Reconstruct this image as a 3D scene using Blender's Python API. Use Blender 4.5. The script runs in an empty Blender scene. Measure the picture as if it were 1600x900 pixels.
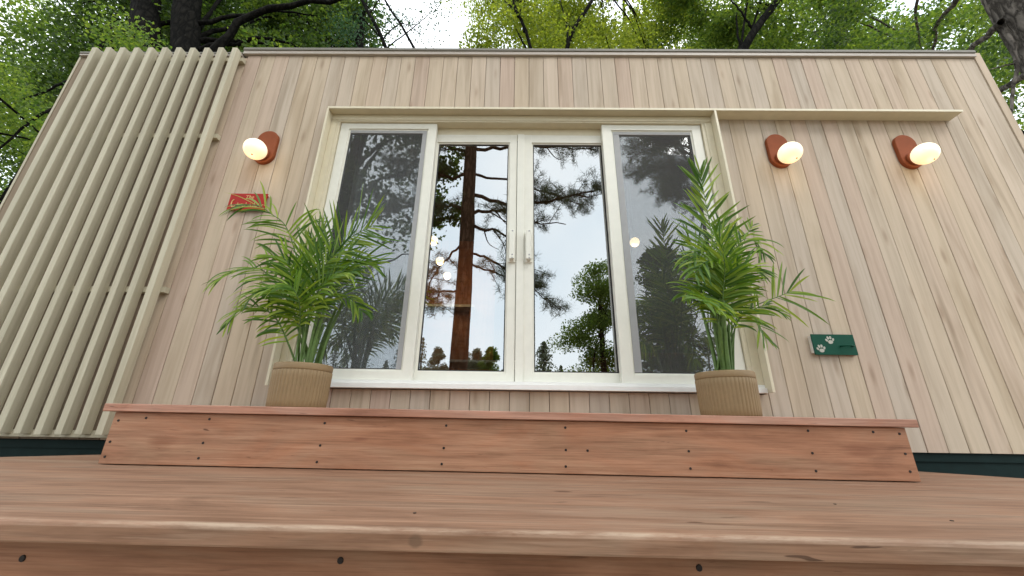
import bpy, bmesh, math, random
import numpy as np
from mathutils import Vector, Matrix

random.seed(7)
rng = np.random.default_rng(7)
SC = bpy.context.scene
COL = SC.collection
R = math.radians

# ------------------------------------------------------------------ camera
cam_d = bpy.data.cameras.new("camera")
cam = bpy.data.objects.new("camera", cam_d)
COL.objects.link(cam)
cam_d.sensor_width = 36.0
cam_d.lens = 13.5
cam_d.clip_start = 0.02
cam_d.clip_end = 2000
_pit, _rol, _yaw = 0.344776, 0.014907, -0.01204
_fwd = Vector((math.sin(_yaw) * math.cos(_pit), math.cos(_yaw) * math.cos(_pit), math.sin(_pit)))
_rt = Vector((math.cos(_yaw), -math.sin(_yaw), 0))
_up = _rt.cross(_fwd)
_r2 = _rt * math.cos(_rol) + _up * math.sin(_rol)
_u2 = -_rt * math.sin(_rol) + _up * math.cos(_rol)
cam.matrix_world = Matrix(((_r2.x, _u2.x, -_fwd.x, 0), (_r2.y, _u2.y, -_fwd.y, -2.502),
                           (_r2.z, _u2.z, -_fwd.z, 0.22), (0, 0, 0, 1)))
SC.camera = cam

# ------------------------------------------------------------------ world: pale overcast sky
SUN_EL, SUN_AZ = R(45), R(148)          # azimuth measured clockwise from +Y (the cabin's side)
world = bpy.data.worlds.new("World")
SC.world = world
world.use_nodes = True
nt = world.node_tree
nt.nodes.clear()
w_out = nt.nodes.new("ShaderNodeOutputWorld")
w_mix = nt.nodes.new("ShaderNodeMixShader")
bg_sky = nt.nodes.new("ShaderNodeBackground")
bg_cloud = nt.nodes.new("ShaderNodeBackground")
sky = nt.nodes.new("ShaderNodeTexSky")
sky.sky_type = 'NISHITA'
sky.sun_disc = False
sky.sun_elevation = SUN_EL
sky.sun_rotation = SUN_AZ
bg_sky.inputs[1].default_value = 0.12
tc = nt.nodes.new("ShaderNodeTexCoord")
ns = nt.nodes.new("ShaderNodeTexNoise")
ns.inputs["Scale"].default_value = 2.2
ns.inputs["Detail"].default_value = 5
cr = nt.nodes.new("ShaderNodeValToRGB")
cr.color_ramp.elements[0].position = 0.3
cr.color_ramp.elements[0].color = (0.70, 0.81, 0.90, 1)
cr.color_ramp.elements[1].position = 0.72
cr.color_ramp.elements[1].color = (0.98, 0.99, 1.0, 1)
bg_cloud.inputs[1].default_value = 2.7
w_mix.inputs[0].default_value = 0.88
L = nt.links.new
L(tc.outputs["Generated"], ns.inputs["Vector"])
L(ns.outputs["Fac"], cr.inputs[0])
L(cr.outputs[0], bg_cloud.inputs[0])
L(sky.outputs[0], bg_sky.inputs[0])
L(bg_sky.outputs[0], w_mix.inputs[1])
L(bg_cloud.outputs[0], w_mix.inputs[2])
L(w_mix.outputs[0], w_out.inputs[0])

sun_d = bpy.data.lights.new("sun", 'SUN')
sun_d.energy = 1.5
sun_d.angle = R(20)
sun_d.color = (1.0, 0.96, 0.9)
sun = bpy.data.objects.new("sun", sun_d)
COL.objects.link(sun)
_sd = Vector((math.sin(SUN_AZ) * math.cos(SUN_EL), math.cos(SUN_AZ) * math.cos(SUN_EL), math.sin(SUN_EL)))
sun.rotation_euler = (-_sd).to_track_quat('-Z', 'Y').to_euler()
sun.location = (0, 0, 30)

SC.view_settings.view_transform = 'Standard'
SC.view_settings.look = 'None'
SC.view_settings.exposure = 0.03
SC.view_settings.gamma = 1.0
SC.cycles.max_bounces = 8
SC.cycles.transparent_max_bounces = 16
SC.cycles.caustics_reflective = False
SC.cycles.caustics_refractive = False
SC.cycles.sample_clamp_indirect = 6

# ------------------------------------------------------------------ material helpers
def srgb(r, g, b):
    f = lambda c: (c / 255 / 12.92) if c / 255 <= 0.04045 else ((c / 255 + 0.055) / 1.055) ** 2.4
    return (f(r), f(g), f(b), 1)

def mat(name):
    m = bpy.data.materials.new(name)
    m.use_nodes = True
    n = m.node_tree.nodes
    return m, m.node_tree, n["Principled BSDF"], n["Material Output"]

def node(t, typ, **kw):
    n = t.nodes.new(typ)
    for k, v in kw.items():
        setattr(n, k, v)
    return n

def ramp(t, stops):
    n = t.nodes.new("ShaderNodeValToRGB")
    e = n.color_ramp.elements
    while len(e) < len(stops):
        e.new(0.5)
    for el, (p, c) in zip(e, stops):
        el.position = p
        el.color = c if len(c) == 4 else (*c, 1)
    return n

def mixc(t, fac, a, b, blend='MIX'):
    n = t.nodes.new("ShaderNodeMix")
    n.data_type = 'RGBA'
    n.blend_type = blend
    n.clamp_factor = True
    for sock, v in ((n.inputs[0], fac), (n.inputs[6], a), (n.inputs[7], b)):
        if hasattr(v, "links"):
            t.links.new(v, sock)
        else:
            sock.default_value = v
    return n.outputs[2]

def vec_rand(t, scale):
    """object coordinates, stretched, shifted by each object's own random number"""
    tc = node(t, "ShaderNodeTexCoord")
    oi = node(t, "ShaderNodeObjectInfo")
    mp = node(t, "ShaderNodeMapping")
    mp.inputs["Scale"].default_value = scale
    mul = node(t, "ShaderNodeVectorMath", operation='MULTIPLY')
    mul.inputs[1].default_value = (37.0, 53.0, 71.0)
    t.links.new(oi.outputs["Random"], mul.inputs[0])
    add = node(t, "ShaderNodeVectorMath", operation='ADD')
    t.links.new(tc.outputs["Object"], mp.inputs["Vector"])
    t.links.new(mp.outputs[0], add.inputs[0])
    t.links.new(mul.outputs[0], add.inputs[1])
    return add.outputs[0], oi.outputs["Random"], tc.outputs["Object"]

def noise(t, vec, scale, detail=4, rough=0.55, dist=0.0):
    n = node(t, "ShaderNodeTexNoise")
    n.inputs["Scale"].default_value = scale
    n.inputs["Detail"].default_value = detail
    n.inputs["Roughness"].default_value = rough
    n.inputs["Distortion"].default_value = dist
    t.links.new(vec, n.inputs["Vector"])
    return n.outputs["Fac"]

def bump(t, bsdf, h, strength, dist=0.002):
    b = node(t, "ShaderNodeBump")
    b.inputs["Strength"].default_value = strength
    b.inputs["Distance"].default_value = dist
    t.links.new(h, b.inputs["Height"])
    t.links.new(b.outputs[0], bsdf.inputs["Normal"])

def cedar_cladding(name="weathered_cedar_cladding", dim=1.0):
    m, t, b, o = mat(name)
    v, rnd, obj = vec_rand(t, (26, 26, 1.1))
    grain = noise(t, v, 1.0, 6, 0.6, 0.6)
    v2, _, _ = vec_rand(t, (6, 6, 0.9))
    blotch = noise(t, v2, 1.3, 3, 0.5, 0.4)
    base = ramp(t, [(0.0, (0.475, 0.362, 0.288)), (0.25, (0.500, 0.402, 0.295)), (0.5, (0.470, 0.392, 0.315)), (0.75, (0.500, 0.405, 0.300)), (1.0, (0.535, 0.435, 0.345))])
    t.links.new(rnd, base.inputs[0])
    g = ramp(t, [(0.25, (0.80, 0.78, 0.75)), (0.55, (1, 1, 1)), (0.8, (1.07, 1.06, 1.05))])
    t.links.new(grain, g.inputs[0])
    c = mixc(t, 1.0, base.outputs[0], g.outputs[0], 'MULTIPLY')
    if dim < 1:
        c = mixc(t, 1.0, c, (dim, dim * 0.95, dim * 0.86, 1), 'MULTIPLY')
    bl = ramp(t, [(0.30, (0.80, 0.77, 0.72)), (0.48, (1, 1, 1)), (0.75, (1.04, 1.03, 1.02))])
    t.links.new(blotch, bl.inputs[0])
    c = mixc(t, 0.8, c, bl.outputs[0], 'MULTIPLY')
    # grey weather streaks running down the boards
    v4, _, _ = vec_rand(t, (11, 11, 0.45))
    stx = noise(t, v4, 1.0, 4, 0.6, 0.3)
    sr = ramp(t, [(0.58, (1, 1, 1)), (0.76, (0.66, 0.645, 0.61))])
    t.links.new(stx, sr.inputs[0])
    c = mixc(t, 0.8, c, sr.outputs[0], 'MULTIPLY')
    # small knots
    vk, _, _ = vec_rand(t, (9, 9, 2.2))
    vo = node(t, "ShaderNodeTexVoronoi")
    vo.inputs["Scale"].default_value = 1.0
    t.links.new(vk, vo.inputs["Vector"])
    kr = ramp(t, [(0.05, (0.48, 0.40, 0.34)), (0.13, (0.85, 0.8, 0.76)), (0.2, (1, 1, 1))])
    t.links.new(vo.outputs["Distance"], kr.inputs[0])
    c = mixc(t, 0.5, c, kr.outputs[0], 'MULTIPLY')
    t.links.new(c, b.inputs["Base Color"])
    b.inputs["Roughness"].default_value = 0.72
    b.inputs["Specular IOR Level"].default_value = 0.25
    bump(t, b, grain, 0.35, 0.0015)
    return m

def deck_wood(name, lo, mid, hi, scale=(1.6, 45, 45), knots=(), pale=0.35, nose=False):
    m, t, b, o = mat(name)
    v, rnd, obj = vec_rand(t, scale)
    grain = noise(t, v, 1.0, 7, 0.62, 0.8)
    v2, _, _ = vec_rand(t, (1.2, 9, 9))
    blotch = noise(t, v2, 1.6, 4, 0.6, 0.5)
    base = ramp(t, [(0.25, lo), (0.5, mid), (0.78, hi)])
    t.links.new(grain, base.inputs[0])
    bl = ramp(t, [(0.3, (0.74, 0.70, 0.66)), (0.5, (1, 1, 1)), (0.7, (1.14, 1.12, 1.1))])
    t.links.new(blotch, bl.inputs[0])
    c = mixc(t, 0.9, base.outputs[0], bl.outputs[0], 'MULTIPLY')
    # broad uneven stain, redder and greyer areas
    v5, _, _ = vec_rand(t, (0.9, 3.2, 3.2))
    pt = noise(t, v5, 1.7, 5, 0.6, 0.8)
    pr = ramp(t, [(0.30, (0.70, 0.60, 0.54)), (0.46, (1.02, 0.92, 0.86)), (0.56, (1, 1, 1)), (0.72, (0.98, 1.10, 1.12))])
    t.links.new(pt, pr.inputs[0])
    c = mixc(t, 0.85, c, pr.outputs[0], 'MULTIPLY')
    # worn pale streaks along the grain
    v3, _, _ = vec_rand(t, (2.6, 75, 75))
    st = noise(t, v3, 1.0, 3, 0.5, 0.3)
    sr = ramp(t, [(0.60, (0, 0, 0)), (0.72, (1, 1, 1))])
    t.links.new(st, sr.inputs[0])
    f = node(t, "ShaderNodeMath", operation='MULTIPLY')
    f.inputs[1].default_value = pale
    t.links.new(sr.outputs[0], f.inputs[0])
    c = mixc(t, f.outputs[0], c, (min(1, hi[0] * 1.35), min(1, hi[1] * 1.4), min(1, hi[2] * 1.45), 1))
    for (cx, cy, cz, rx, ry, rz, col) in knots:
        s = node(t, "ShaderNodeVectorMath", operation='SUBTRACT')
        s.inputs[1].default_value = (cx, cy, cz)
        t.links.new(obj, s.inputs[0])
        d = node(t, "ShaderNodeVectorMath", operation='DIVIDE')
        d.inputs[1].default_value = (rx, ry, rz)
        t.links.new(s.outputs[0], d.inputs[0])
        ln = node(t, "ShaderNodeVectorMath", operation='LENGTH')
        t.links.new(d.outputs[0], ln.inputs[0])
        ad = node(t, "ShaderNodeMath", operation='ADD')
        t.links.new(ln.outputs["Value"], ad.inputs[0])
        wob = node(t, "ShaderNodeMath", operation='MULTIPLY_ADD')
        wob.inputs[1].default_value = 1.4
        wob.inputs[2].default_value = -0.7
        t.links.new(grain, wob.inputs[0])
        t.links.new(wob.outputs[0], ad.inputs[1])
        mr = ramp(t, [(0.55, (0.85, 0.85, 0.85)), (1.0, (0, 0, 0))])
        t.links.new(ad.outputs[0], mr.inputs[0])
        c = mixc(t, mr.outputs[0], c, (*col, 1))
    v7, _, _ = vec_rand(t, (4.5, 190, 190))
    fb = noise(t, v7, 1.0, 4, 0.7, 0.2)
    fr_ = ramp(t, [(0.34, (0.74, 0.71, 0.68)), (0.50, (1, 1, 1)), (0.68, (1.10, 1.10, 1.10))])
    t.links.new(fb, fr_.inputs[0])
    c = mixc(t, 0.8, c, fr_.outputs[0], 'MULTIPLY')
    # short dark checks and scuffs
    v8, _, _ = vec_rand(t, (7, 60, 60))
    ck = noise(t, v8, 1.0, 2, 0.5, 0.6)
    ckr = ramp(t, [(0.705, (0, 0, 0)), (0.76, (1, 1, 1))])
    t.links.new(ck, ckr.inputs[0])
    c = mixc(t, ckr.outputs[0], c, (lo[0] * 0.55, lo[1] * 0.5, lo[2] * 0.48, 1))
    if nose:       # pale highlight painted along the front edge, broken up like worn finish
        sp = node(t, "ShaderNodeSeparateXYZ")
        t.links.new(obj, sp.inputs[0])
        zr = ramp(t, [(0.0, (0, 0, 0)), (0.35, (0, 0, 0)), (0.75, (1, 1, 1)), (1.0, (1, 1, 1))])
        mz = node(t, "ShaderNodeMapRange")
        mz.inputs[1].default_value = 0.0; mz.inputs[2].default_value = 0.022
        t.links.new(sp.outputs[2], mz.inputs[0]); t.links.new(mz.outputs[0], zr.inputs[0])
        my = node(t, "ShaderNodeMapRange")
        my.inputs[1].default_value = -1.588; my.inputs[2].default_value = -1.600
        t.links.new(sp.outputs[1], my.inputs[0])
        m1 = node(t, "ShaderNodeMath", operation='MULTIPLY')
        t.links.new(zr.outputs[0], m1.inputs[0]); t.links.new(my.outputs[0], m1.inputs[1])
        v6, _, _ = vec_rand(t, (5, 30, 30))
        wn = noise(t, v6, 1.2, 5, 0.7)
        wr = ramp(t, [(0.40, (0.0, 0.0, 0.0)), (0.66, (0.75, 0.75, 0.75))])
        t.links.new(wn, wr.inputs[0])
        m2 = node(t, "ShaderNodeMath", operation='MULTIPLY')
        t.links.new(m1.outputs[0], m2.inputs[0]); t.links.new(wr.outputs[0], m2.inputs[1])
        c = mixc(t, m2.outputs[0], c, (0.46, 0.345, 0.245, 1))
    t.links.new(c, b.inputs["Base Color"])
    b.inputs["Roughness"].default_value = 0.6
    b.inputs["Specular IOR Level"].default_value = 0.3
    bump(t, b, grain, 0.4, 0.0015)
    return m

def painted(name, col, rough=0.45, var=0.08, spec=0.4, scale=14):
    m, t, b, o = mat(name)
    v, rnd, obj = vec_rand(t, (1, 1, 1))
    n = noise(t, v, scale, 4, 0.6)
    lo = tuple(c * (1 - var) for c in col[:3])
    hi = tuple(min(1, c * (1 + var)) for c in col[:3])
    r = ramp(t, [(0.3, lo), (0.7, hi)])
    t.links.new(n, r.inputs[0])
    t.links.new(r.outputs[0], b.inputs["Base Color"])
    b.inputs["Roughness"].default_value = rough
    b.inputs["Specular IOR Level"].default_value = spec
    return m

def slat_paint():
    m, t, b, o = mat("slat_paint")
    v, rnd, obj = vec_rand(t, (30, 30, 1.2))
    n = noise(t, v, 1.0, 5, 0.6, 0.4)
    r = ramp(t, [(0.3, (0.41, 0.37, 0.27)), (0.7, (0.52, 0.475, 0.355))])
    t.links.new(n, r.inputs[0])
    tint = ramp(t, [(0, (0.93, 0.93, 0.92)), (1, (1.05, 1.05, 1.05))])
    t.links.new(rnd, tint.inputs[0])
    c = mixc(t, 1.0, r.outputs[0], tint.outputs[0], 'MULTIPLY')
    t.links.new(c, b.inputs["Base Color"])
    b.inputs["Roughness"].default_value = 0.6
    b.inputs["Specular IOR Level"].default_value = 0.3
    bump(t, b, n, 0.2, 0.001)
    return m

def emitter(name, col, strength):
    m, t, b, o = mat(name)
    b.inputs["Base Color"].default_value = (0.8, 0.75, 0.65, 1)
    b.inputs["Roughness"].default_value = 0.25
    b.inputs["Emission Color"].default_value = (*col, 1)
    b.inputs["Emission Strength"].default_value = strength
    return m

def leaf_mat(name, cols, trans, tfac=0.5, spec=0.25, rough=0.5):
    m, t, b, o = mat(name)
    g = node(t, "ShaderNodeNewGeometry")
    r = ramp(t, [(i / (len(cols) - 1), c) for i, c in enumerate(cols)])
    t.links.new(g.outputs["Random Per Island"], r.inputs[0])
    t.links.new(r.outputs[0], b.inputs["Base Color"])
    b.inputs["Roughness"].default_value = rough
    b.inputs["Specular IOR Level"].default_value = spec
    tr = node(t, "ShaderNodeBsdfTranslucent")
    c = mixc(t, 1.0, r.outputs[0], (*trans, 1), 'MULTIPLY')
    t.links.new(c, tr.inputs["Color"])
    mx = node(t, "ShaderNodeMixShader")
    mx.inputs[0].default_value = tfac
    t.links.new(b.outputs[0], mx.inputs[1])
    t.links.new(tr.outputs[0], mx.inputs[2])
    t.links.new(mx.outputs[0], o.inputs[0])
    return m

def bark_mat(name, lo, hi, sc=8, strength=0.9):
    m, t, b, o = mat(name)
    tc = node(t, "ShaderNodeTexCoord")
    mp = node(t, "ShaderNodeMapping")
    mp.inputs["Scale"].default_value = (1, 1, 0.3)
    t.links.new(tc.outputs["Object"], mp.inputs["Vector"])
    vo = node(t, "ShaderNodeTexVoronoi")
    vo.feature = 'DISTANCE_TO_EDGE'
    vo.inputs["Scale"].default_value = sc
    n1 = noise(t, mp.outputs[0], sc * 1.4, 6, 0.65, 0.5)
    add = node(t, "ShaderNodeVectorMath", operation='ADD')
    t.links.new(mp.outputs[0], add.inputs[0])
    sc_n = node(t, "ShaderNodeMath", operation='MULTIPLY')
    sc_n.inputs[1].default_value = 0.15
    t.links.new(n1, sc_n.inputs[0])
    t.links.new(sc_n.outputs[0], add.inputs[1])
    t.links.new(add.outputs[0], vo.inputs["Vector"])
    r = ramp(t, [(0.0, lo), (0.25, hi)])
    t.links.new(vo.outputs["Distance"], r.inputs[0])
    nr = ramp(t, [(0.3, (0.6, 0.6, 0.6)), (0.7, (1.15, 1.15, 1.15))])
    t.links.new(n1, nr.inputs[0])
    c = mixc(t, 1.0, r.outputs[0], nr.outputs[0], 'MULTIPLY')
    t.links.new(c, b.inputs["Base Color"])
    b.inputs["Roughness"].default_value = 1.0
    b.inputs["Specular IOR Level"].default_value = 0.05
    hm = node(t, "ShaderNodeMath", operation='MULTIPLY_ADD')
    t.links.new(vo.outputs["Distance"], hm.inputs[0])
    hm.inputs[1].default_value = 1.5
    t.links.new(n1, hm.inputs[2])
    bump(t, b, hm.outputs[0], strength, 0.03)
    return m

def glass_mat():
    m, t, b, o = mat("window_glass")
    t.nodes.remove(b)
    tr = node(t, "ShaderNodeBsdfTransparent")
    tr.inputs[0].default_value = (0.50, 0.51, 0.50, 1)
    gl = node(t, "ShaderNodeBsdfGlossy")
    gl.inputs["Roughness"].default_value = 0.0
    gl.inputs["Color"].default_value = (0.97, 1.0, 1.0, 1)
    mx = node(t, "ShaderNodeMixShader")
    mx.inputs[0].default_value = 0.37
    tc = node(t, "ShaderNodeTexCoord")
    n1 = noise(t, tc.outputs["Object"], 2.3, 1, 0.4)
    bp = node(t, "ShaderNodeBump")
    bp.inputs["Strength"].default_value = 0.022
    bp.inputs["Distance"].default_value = 0.02
    t.links.new(n1, bp.inputs["Height"])
    t.links.new(bp.outputs[0], gl.inputs["Normal"])
    t.links.new(tr.outputs[0], mx.inputs[1])
    t.links.new(gl.outputs[0], mx.inputs[2])
    t.links.new(mx.outputs[0], o.inputs[0])
    return m

def clear_mat():
    m, t, b, o = mat("glass_inner_face")
    t.nodes.remove(b)
    tr = node(t, "ShaderNodeBsdfTransparent")
    tr.inputs[0].default_value = (0.97, 0.99, 0.98, 1)
    t.links.new(tr.outputs[0], o.inputs[0])
    return m

def screen_mat():
    m, t, b, o = mat("insect_mesh")
    b.inputs["Base Color"].default_value = (0.14, 0.14, 0.14, 1)
    b.inputs["Roughness"].default_value = 0.8
    tr = node(t, "ShaderNodeBsdfTransparent")
    mx = node(t, "ShaderNodeMixShader")
    mx.inputs[0].default_value = 0.19
    t.links.new(tr.outputs[0], mx.inputs[1])
    t.links.new(b.outputs[0], mx.inputs[2])
    t.links.new(mx.outputs[0], o.inputs[0])
    return m

MT = {}
MT['cedar'] = cedar_cladding()
MT['cedar_shade'] = cedar_cladding("cedar_shade_behind_slats", 0.5)  # same cedar dimmed: shade in the slat gaps put into the colour
MT['slat'] = slat_paint()
MT['riser'] = deck_wood("red_cedar_riser", (0.27, 0.130, 0.074), (0.365, 0.188, 0.108), (0.44, 0.245, 0.150), pale=0.22, knots=[(-0.71, 0, 0.13, 0.05, 1, 0.012, (0.24, 0.10, 0.055)), (0.65, 0, 0.20, 0.16, 1, 0.010, (0.22, 0.09, 0.05)), (-1.62, 0, 0.10, 0.10, 1, 0.05, (0.24, 0.10, 0.05)), (1.55, 0, 0.13, 0.12, 1, 0.06, (0.25, 0.105, 0.055))])
MT['tread'] = deck_wood("worn_red_cedar_tread", (0.33, 0.17, 0.115), (0.42, 0.225, 0.155), (0.50, 0.29, 0.21), pale=0.30)
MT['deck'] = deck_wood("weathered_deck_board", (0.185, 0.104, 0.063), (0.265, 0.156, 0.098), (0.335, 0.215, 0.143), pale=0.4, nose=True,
                       knots=[(0.16, -1.085, 0.02, 0.035, 0.018, 0.05, (0.10, 0.045, 0.025)),
                              (0.29, -1.135, 0.02, 0.12, 0.006, 0.05, (0.13, 0.06, 0.035)),
                              (0.235, -1.165, 0.02, 0.06, 0.006, 0.05, (0.13, 0.06, 0.035)),
                              (0.415, -1.49, 0.02, 0.025, 0.010, 0.05, (0.10, 0.045, 0.025)),
                              (0.46, -1.50, 0.02, 0.05, 0.005, 0.05, (0.12, 0.055, 0.03)),
                              (-0.197, -1.606, -0.002, 0.015, 0.02, 0.015, (0.15, 0.085, 0.05)), (-0.62, -1.30, 0.02, 0.05, 0.005, 0.05, (0.15, 0.08, 0.05)), (0.98, -1.30, 0.02, 0.06, 0.004, 0.05, (0.14, 0.07, 0.045)), (1.02, -0.95, 0.02, 0.05, 0.006, 0.05, (0.14, 0.07, 0.045))])
MT['cream'] = painted("cream_trim_paint", (0.66, 0.595, 0.44), 0.4, 0.04)
MT['vinyl'] = painted("off_white_vinyl", (0.76, 0.745, 0.66), 0.35, 0.03)
MT['sill'] = painted("white_sill", (0.79, 0.78, 0.745), 0.35, 0.03)
MT['fascia_cap'] = painted("dark_roof_cap", (0.17, 0.155, 0.125), 0.55, 0.06)
MT['fascia'] = painted("taupe_metal_fascia", (0.40, 0.35, 0.30), 0.45, 0.05)
MT['teal'] = painted("dark_teal_steel", (0.006, 0.017, 0.016), 0.7, 0.15, 0.12)
MT['backing'] = painted("dark_wall_backing", (0.07, 0.05, 0.035), 0.9, 0.2)
MT['rust'] = painted("rust_red_metal", (0.24, 0.066, 0.026), 0.65, 0.08, 0.12)
MT['red'] = painted("red_sign_paint", (0.34, 0.014, 0.007), 0.5, 0.05, 0.2)
MT['gold'] = painted("gold_lettering", (0.62, 0.40, 0.16), 0.4, 0.08)
MT['green'] = painted("green_sign_paint", (0.004, 0.062, 0.036), 0.55, 0.06, 0.15)
MT['pawgrey'] = painted("pale_paw_print", (0.42, 0.41, 0.35), 0.5, 0.1)
def globe_mat():
    m = emitter("lit_opal_glass", (1.0, 0.85, 0.52), 0.80)
    t = m.node_tree
    b = t.nodes["Principled BSDF"]
    tc = node(t, "ShaderNodeTexCoord")
    sp = node(t, "ShaderNodeSeparateXYZ")
    t.links.new(tc.outputs["Generated"], sp.inputs[0])
    r = ramp(t, [(0.0, (1.0, 0.60, 0.24)), (0.35, (1.0, 0.80, 0.46)), (0.8, (1.0, 0.90, 0.62))])
    t.links.new(sp.outputs[2], r.inputs[0])
    t.links.new(r.outputs[0], b.inputs["Emission Color"])
    return m
MT['globe'] = globe_mat()
MT['pendant'] = emitter("lit_pendant_glass", (1.0, 0.72, 0.36), 3.2)
MT['pot'] = painted("tan_ribbed_pot", (0.25, 0.168, 0.082), 0.6, 0.06)
MT['soil'] = painted("potting_soil", (0.02, 0.013, 0.009), 0.95, 0.4, scale=60)
MT['screw'] = painted("dark_screw", (0.018, 0.010, 0.007), 0.6, 0.2)
MT['glass'] = glass_mat()
MT['clear'] = clear_mat()
MT['mesh'] = screen_mat()
MT['grey'] = painted("grey_aluminium", (0.33, 0.33, 0.33), 0.45, 0.05)
MT['dark'] = painted("dark_gasket", (0.015, 0.015, 0.015), 0.6, 0.1)
MT['inner_wood'] = deck_wood("orange_wood_panelling", (0.22, 0.075, 0.026), (0.31, 0.115, 0.042), (0.40, 0.165, 0.065), scale=(20, 20, 1.2), pale=0.0)
MT['inner_dark'] = painted("dark_interior_wall", (0.10, 0.085, 0.07), 0.85, 0.1)
MT['inner_floor'] = deck_wood("interior_floor", (0.12, 0.07, 0.04), (0.18, 0.11, 0.06), (0.23, 0.15, 0.09), pale=0.0)
MT['plaster'] = painted("interior_plaster", (0.45, 0.40, 0.32), 0.8, 0.04)
MT['roofing'] = painted("dark_roofing", (0.06, 0.06, 0.06), 0.9, 0.2)
MT['curtain'] = painted("pale_linen", (0.68, 0.72, 0.80), 0.9, 0.05)
MT['leather'] = painted("brown_leather", (0.13, 0.06, 0.025), 0.5, 0.12)
MT['white'] = painted("white_top", (0.75, 0.74, 0.70), 0.4, 0.03)
MT['frond'] = leaf_mat("palm_leaflet", [(0.030, 0.09, 0.009), (0.085, 0.185, 0.014), (0.18, 0.30, 0.026), (0.28, 0.36, 0.05)], (1.9, 1.7, 0.9), 0.42, 0.4, 0.40)
MT['palm_stem'] = painted("palm_stem", (0.085, 0.15, 0.03), 0.5, 0.25, scale=30)
MT['leaf_dark'] = leaf_mat("maple_leaf_dark", [(0.018, 0.040, 0.011), (0.040, 0.080, 0.018), (0.080, 0.130, 0.026)], (1.9, 1.8, 0.8), 0.5)
MT['leaf_mid'] = leaf_mat("maple_leaf_mid", [(0.045, 0.095, 0.022), (0.085, 0.145, 0.030), (0.14, 0.20, 0.040)], (2.1, 1.9, 0.9), 0.6)
MT['leaf_lime'] = leaf_mat("maple_leaf_lime", [(0.085, 0.13, 0.022), (0.14, 0.19, 0.03), (0.20, 0.24, 0.045)], (2.2, 2.0, 0.8), 0.62)
MT['leaf_blue'] = leaf_mat("pine_needle", [(0.018, 0.05, 0.022), (0.035, 0.085, 0.04), (0.055, 0.12, 0.055)], (1.4, 1.5, 1.0), 0.35)
MT['needle'] = leaf_mat("pine_needle_dark", [(0.035, 0.05, 0.022), (0.06, 0.08, 0.035), (0.10, 0.12, 0.06)], (1.3, 1.3, 0.9), 0.35)
MT['leaf_far'] = leaf_mat("hazy_far_needle", [(0.09, 0.115, 0.075), (0.15, 0.175, 0.115), (0.22, 0.235, 0.16)], (1.3, 1.3, 1.0), 0.35)  # paler grey green puts distance haze into the needle colour
MT['bark'] = bark_mat("dark_bark", (0.004, 0.004, 0.0035), (0.013, 0.012, 0.010))
MT['bark_grey'] = bark_mat("grey_bark", (0.04, 0.035, 0.03), (0.17, 0.15, 0.13), 9, 1.0)
MT['bark_pine'] = bark_mat("pine_bark", (0.035, 0.02, 0.013), (0.13, 0.075, 0.05), 9, 0.8)

# ------------------------------------------------------------------ object helpers
def link(name, me, m=None, parent=None):
    o = bpy.data.objects.new(name, me)
    COL.objects.link(o)
    if m is not None:
        for mm in (m if isinstance(m, (list, tuple)) else [m]):
            me.materials.append(mm)
    if parent is not None:
        o.parent = parent
    return o

def tag(o, label=None, cat=None, group=None, kind=None):
    if label: o['label'] = label
    if cat: o['category'] = cat
    if group: o['group'] = group
    if kind: o['kind'] = kind
    return o

def thing(name, label, cat, loc=(0, 0, 0), group=None):
    o = bpy.data.objects.new(name, None)
    o.empty_display_size = 0.1
    COL.objects.link(o)
    o.location = loc
    return tag(o, label, cat, group)

def from_bm(name, bm, m=None, parent=None, smooth=False):
    me = bpy.data.meshes.new(name)
    bmesh.ops.recalc_face_normals(bm, faces=bm.faces)
    bm.to_mesh(me)
    bm.free()
    if smooth:
        me.polygons.foreach_set("use_smooth", [True] * len(me.polygons))
    return link(name, me, m, parent)

def add_box(bm, x0, x1, y0, y1, z0, z1, bev=0.0):
    r = bmesh.ops.create_cube(bm, size=1.0)
    vs = r['verts']
    for v in vs:
        v.co = Vector(((x0 + x1) / 2 + v.co.x * (x1 - x0), (y0 + y1) / 2 + v.co.y * (y1 - y0), (z0 + z1) / 2 + v.co.z * (z1 - z0)))
    if bev > 0:
        es = list({e for v in vs for e in v.link_edges})
        bmesh.ops.bevel(bm, geom=es, offset=bev, segments=2, profile=0.6, affect='EDGES')

def box(name, x0, x1, y0, y1, z0, z1, m, parent=None, bev=0.0):
    bm = bmesh.new()
    add_box(bm, x0, x1, y0, y1, z0, z1, bev)
    return from_bm(name, bm, m, parent)

def boxes(name, lst, m, parent=None, bev=0.0):
    bm = bmesh.new()
    for b in lst:
        add_box(bm, *b, bev)
    return from_bm(name, bm, m, parent)

def np_mesh(name, verts, faces, m, parent=None, smooth=False):
    verts = np.asarray(verts, dtype=np.float32)
    faces = np.asarray(faces, dtype=np.int32)
    k = faces.shape[1]
    me = bpy.data.meshes.new(name)
    me.vertices.add(len(verts))
    me.vertices.foreach_set("co", verts.ravel())
    me.loops.add(faces.size)
    me.loops.foreach_set("vertex_index", faces.ravel())
    me.polygons.add(len(faces))
    me.polygons.foreach_set("loop_start", np.arange(0, faces.size, k, dtype=np.int32))
    me.polygons.foreach_set("loop_total", np.full(len(faces), k, dtype=np.int32))
    if smooth:
        me.polygons.foreach_set("use_smooth", np.ones(len(faces), dtype=bool))
    me.update()
    me.validate()
    return link(name, me, m, parent)

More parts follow.
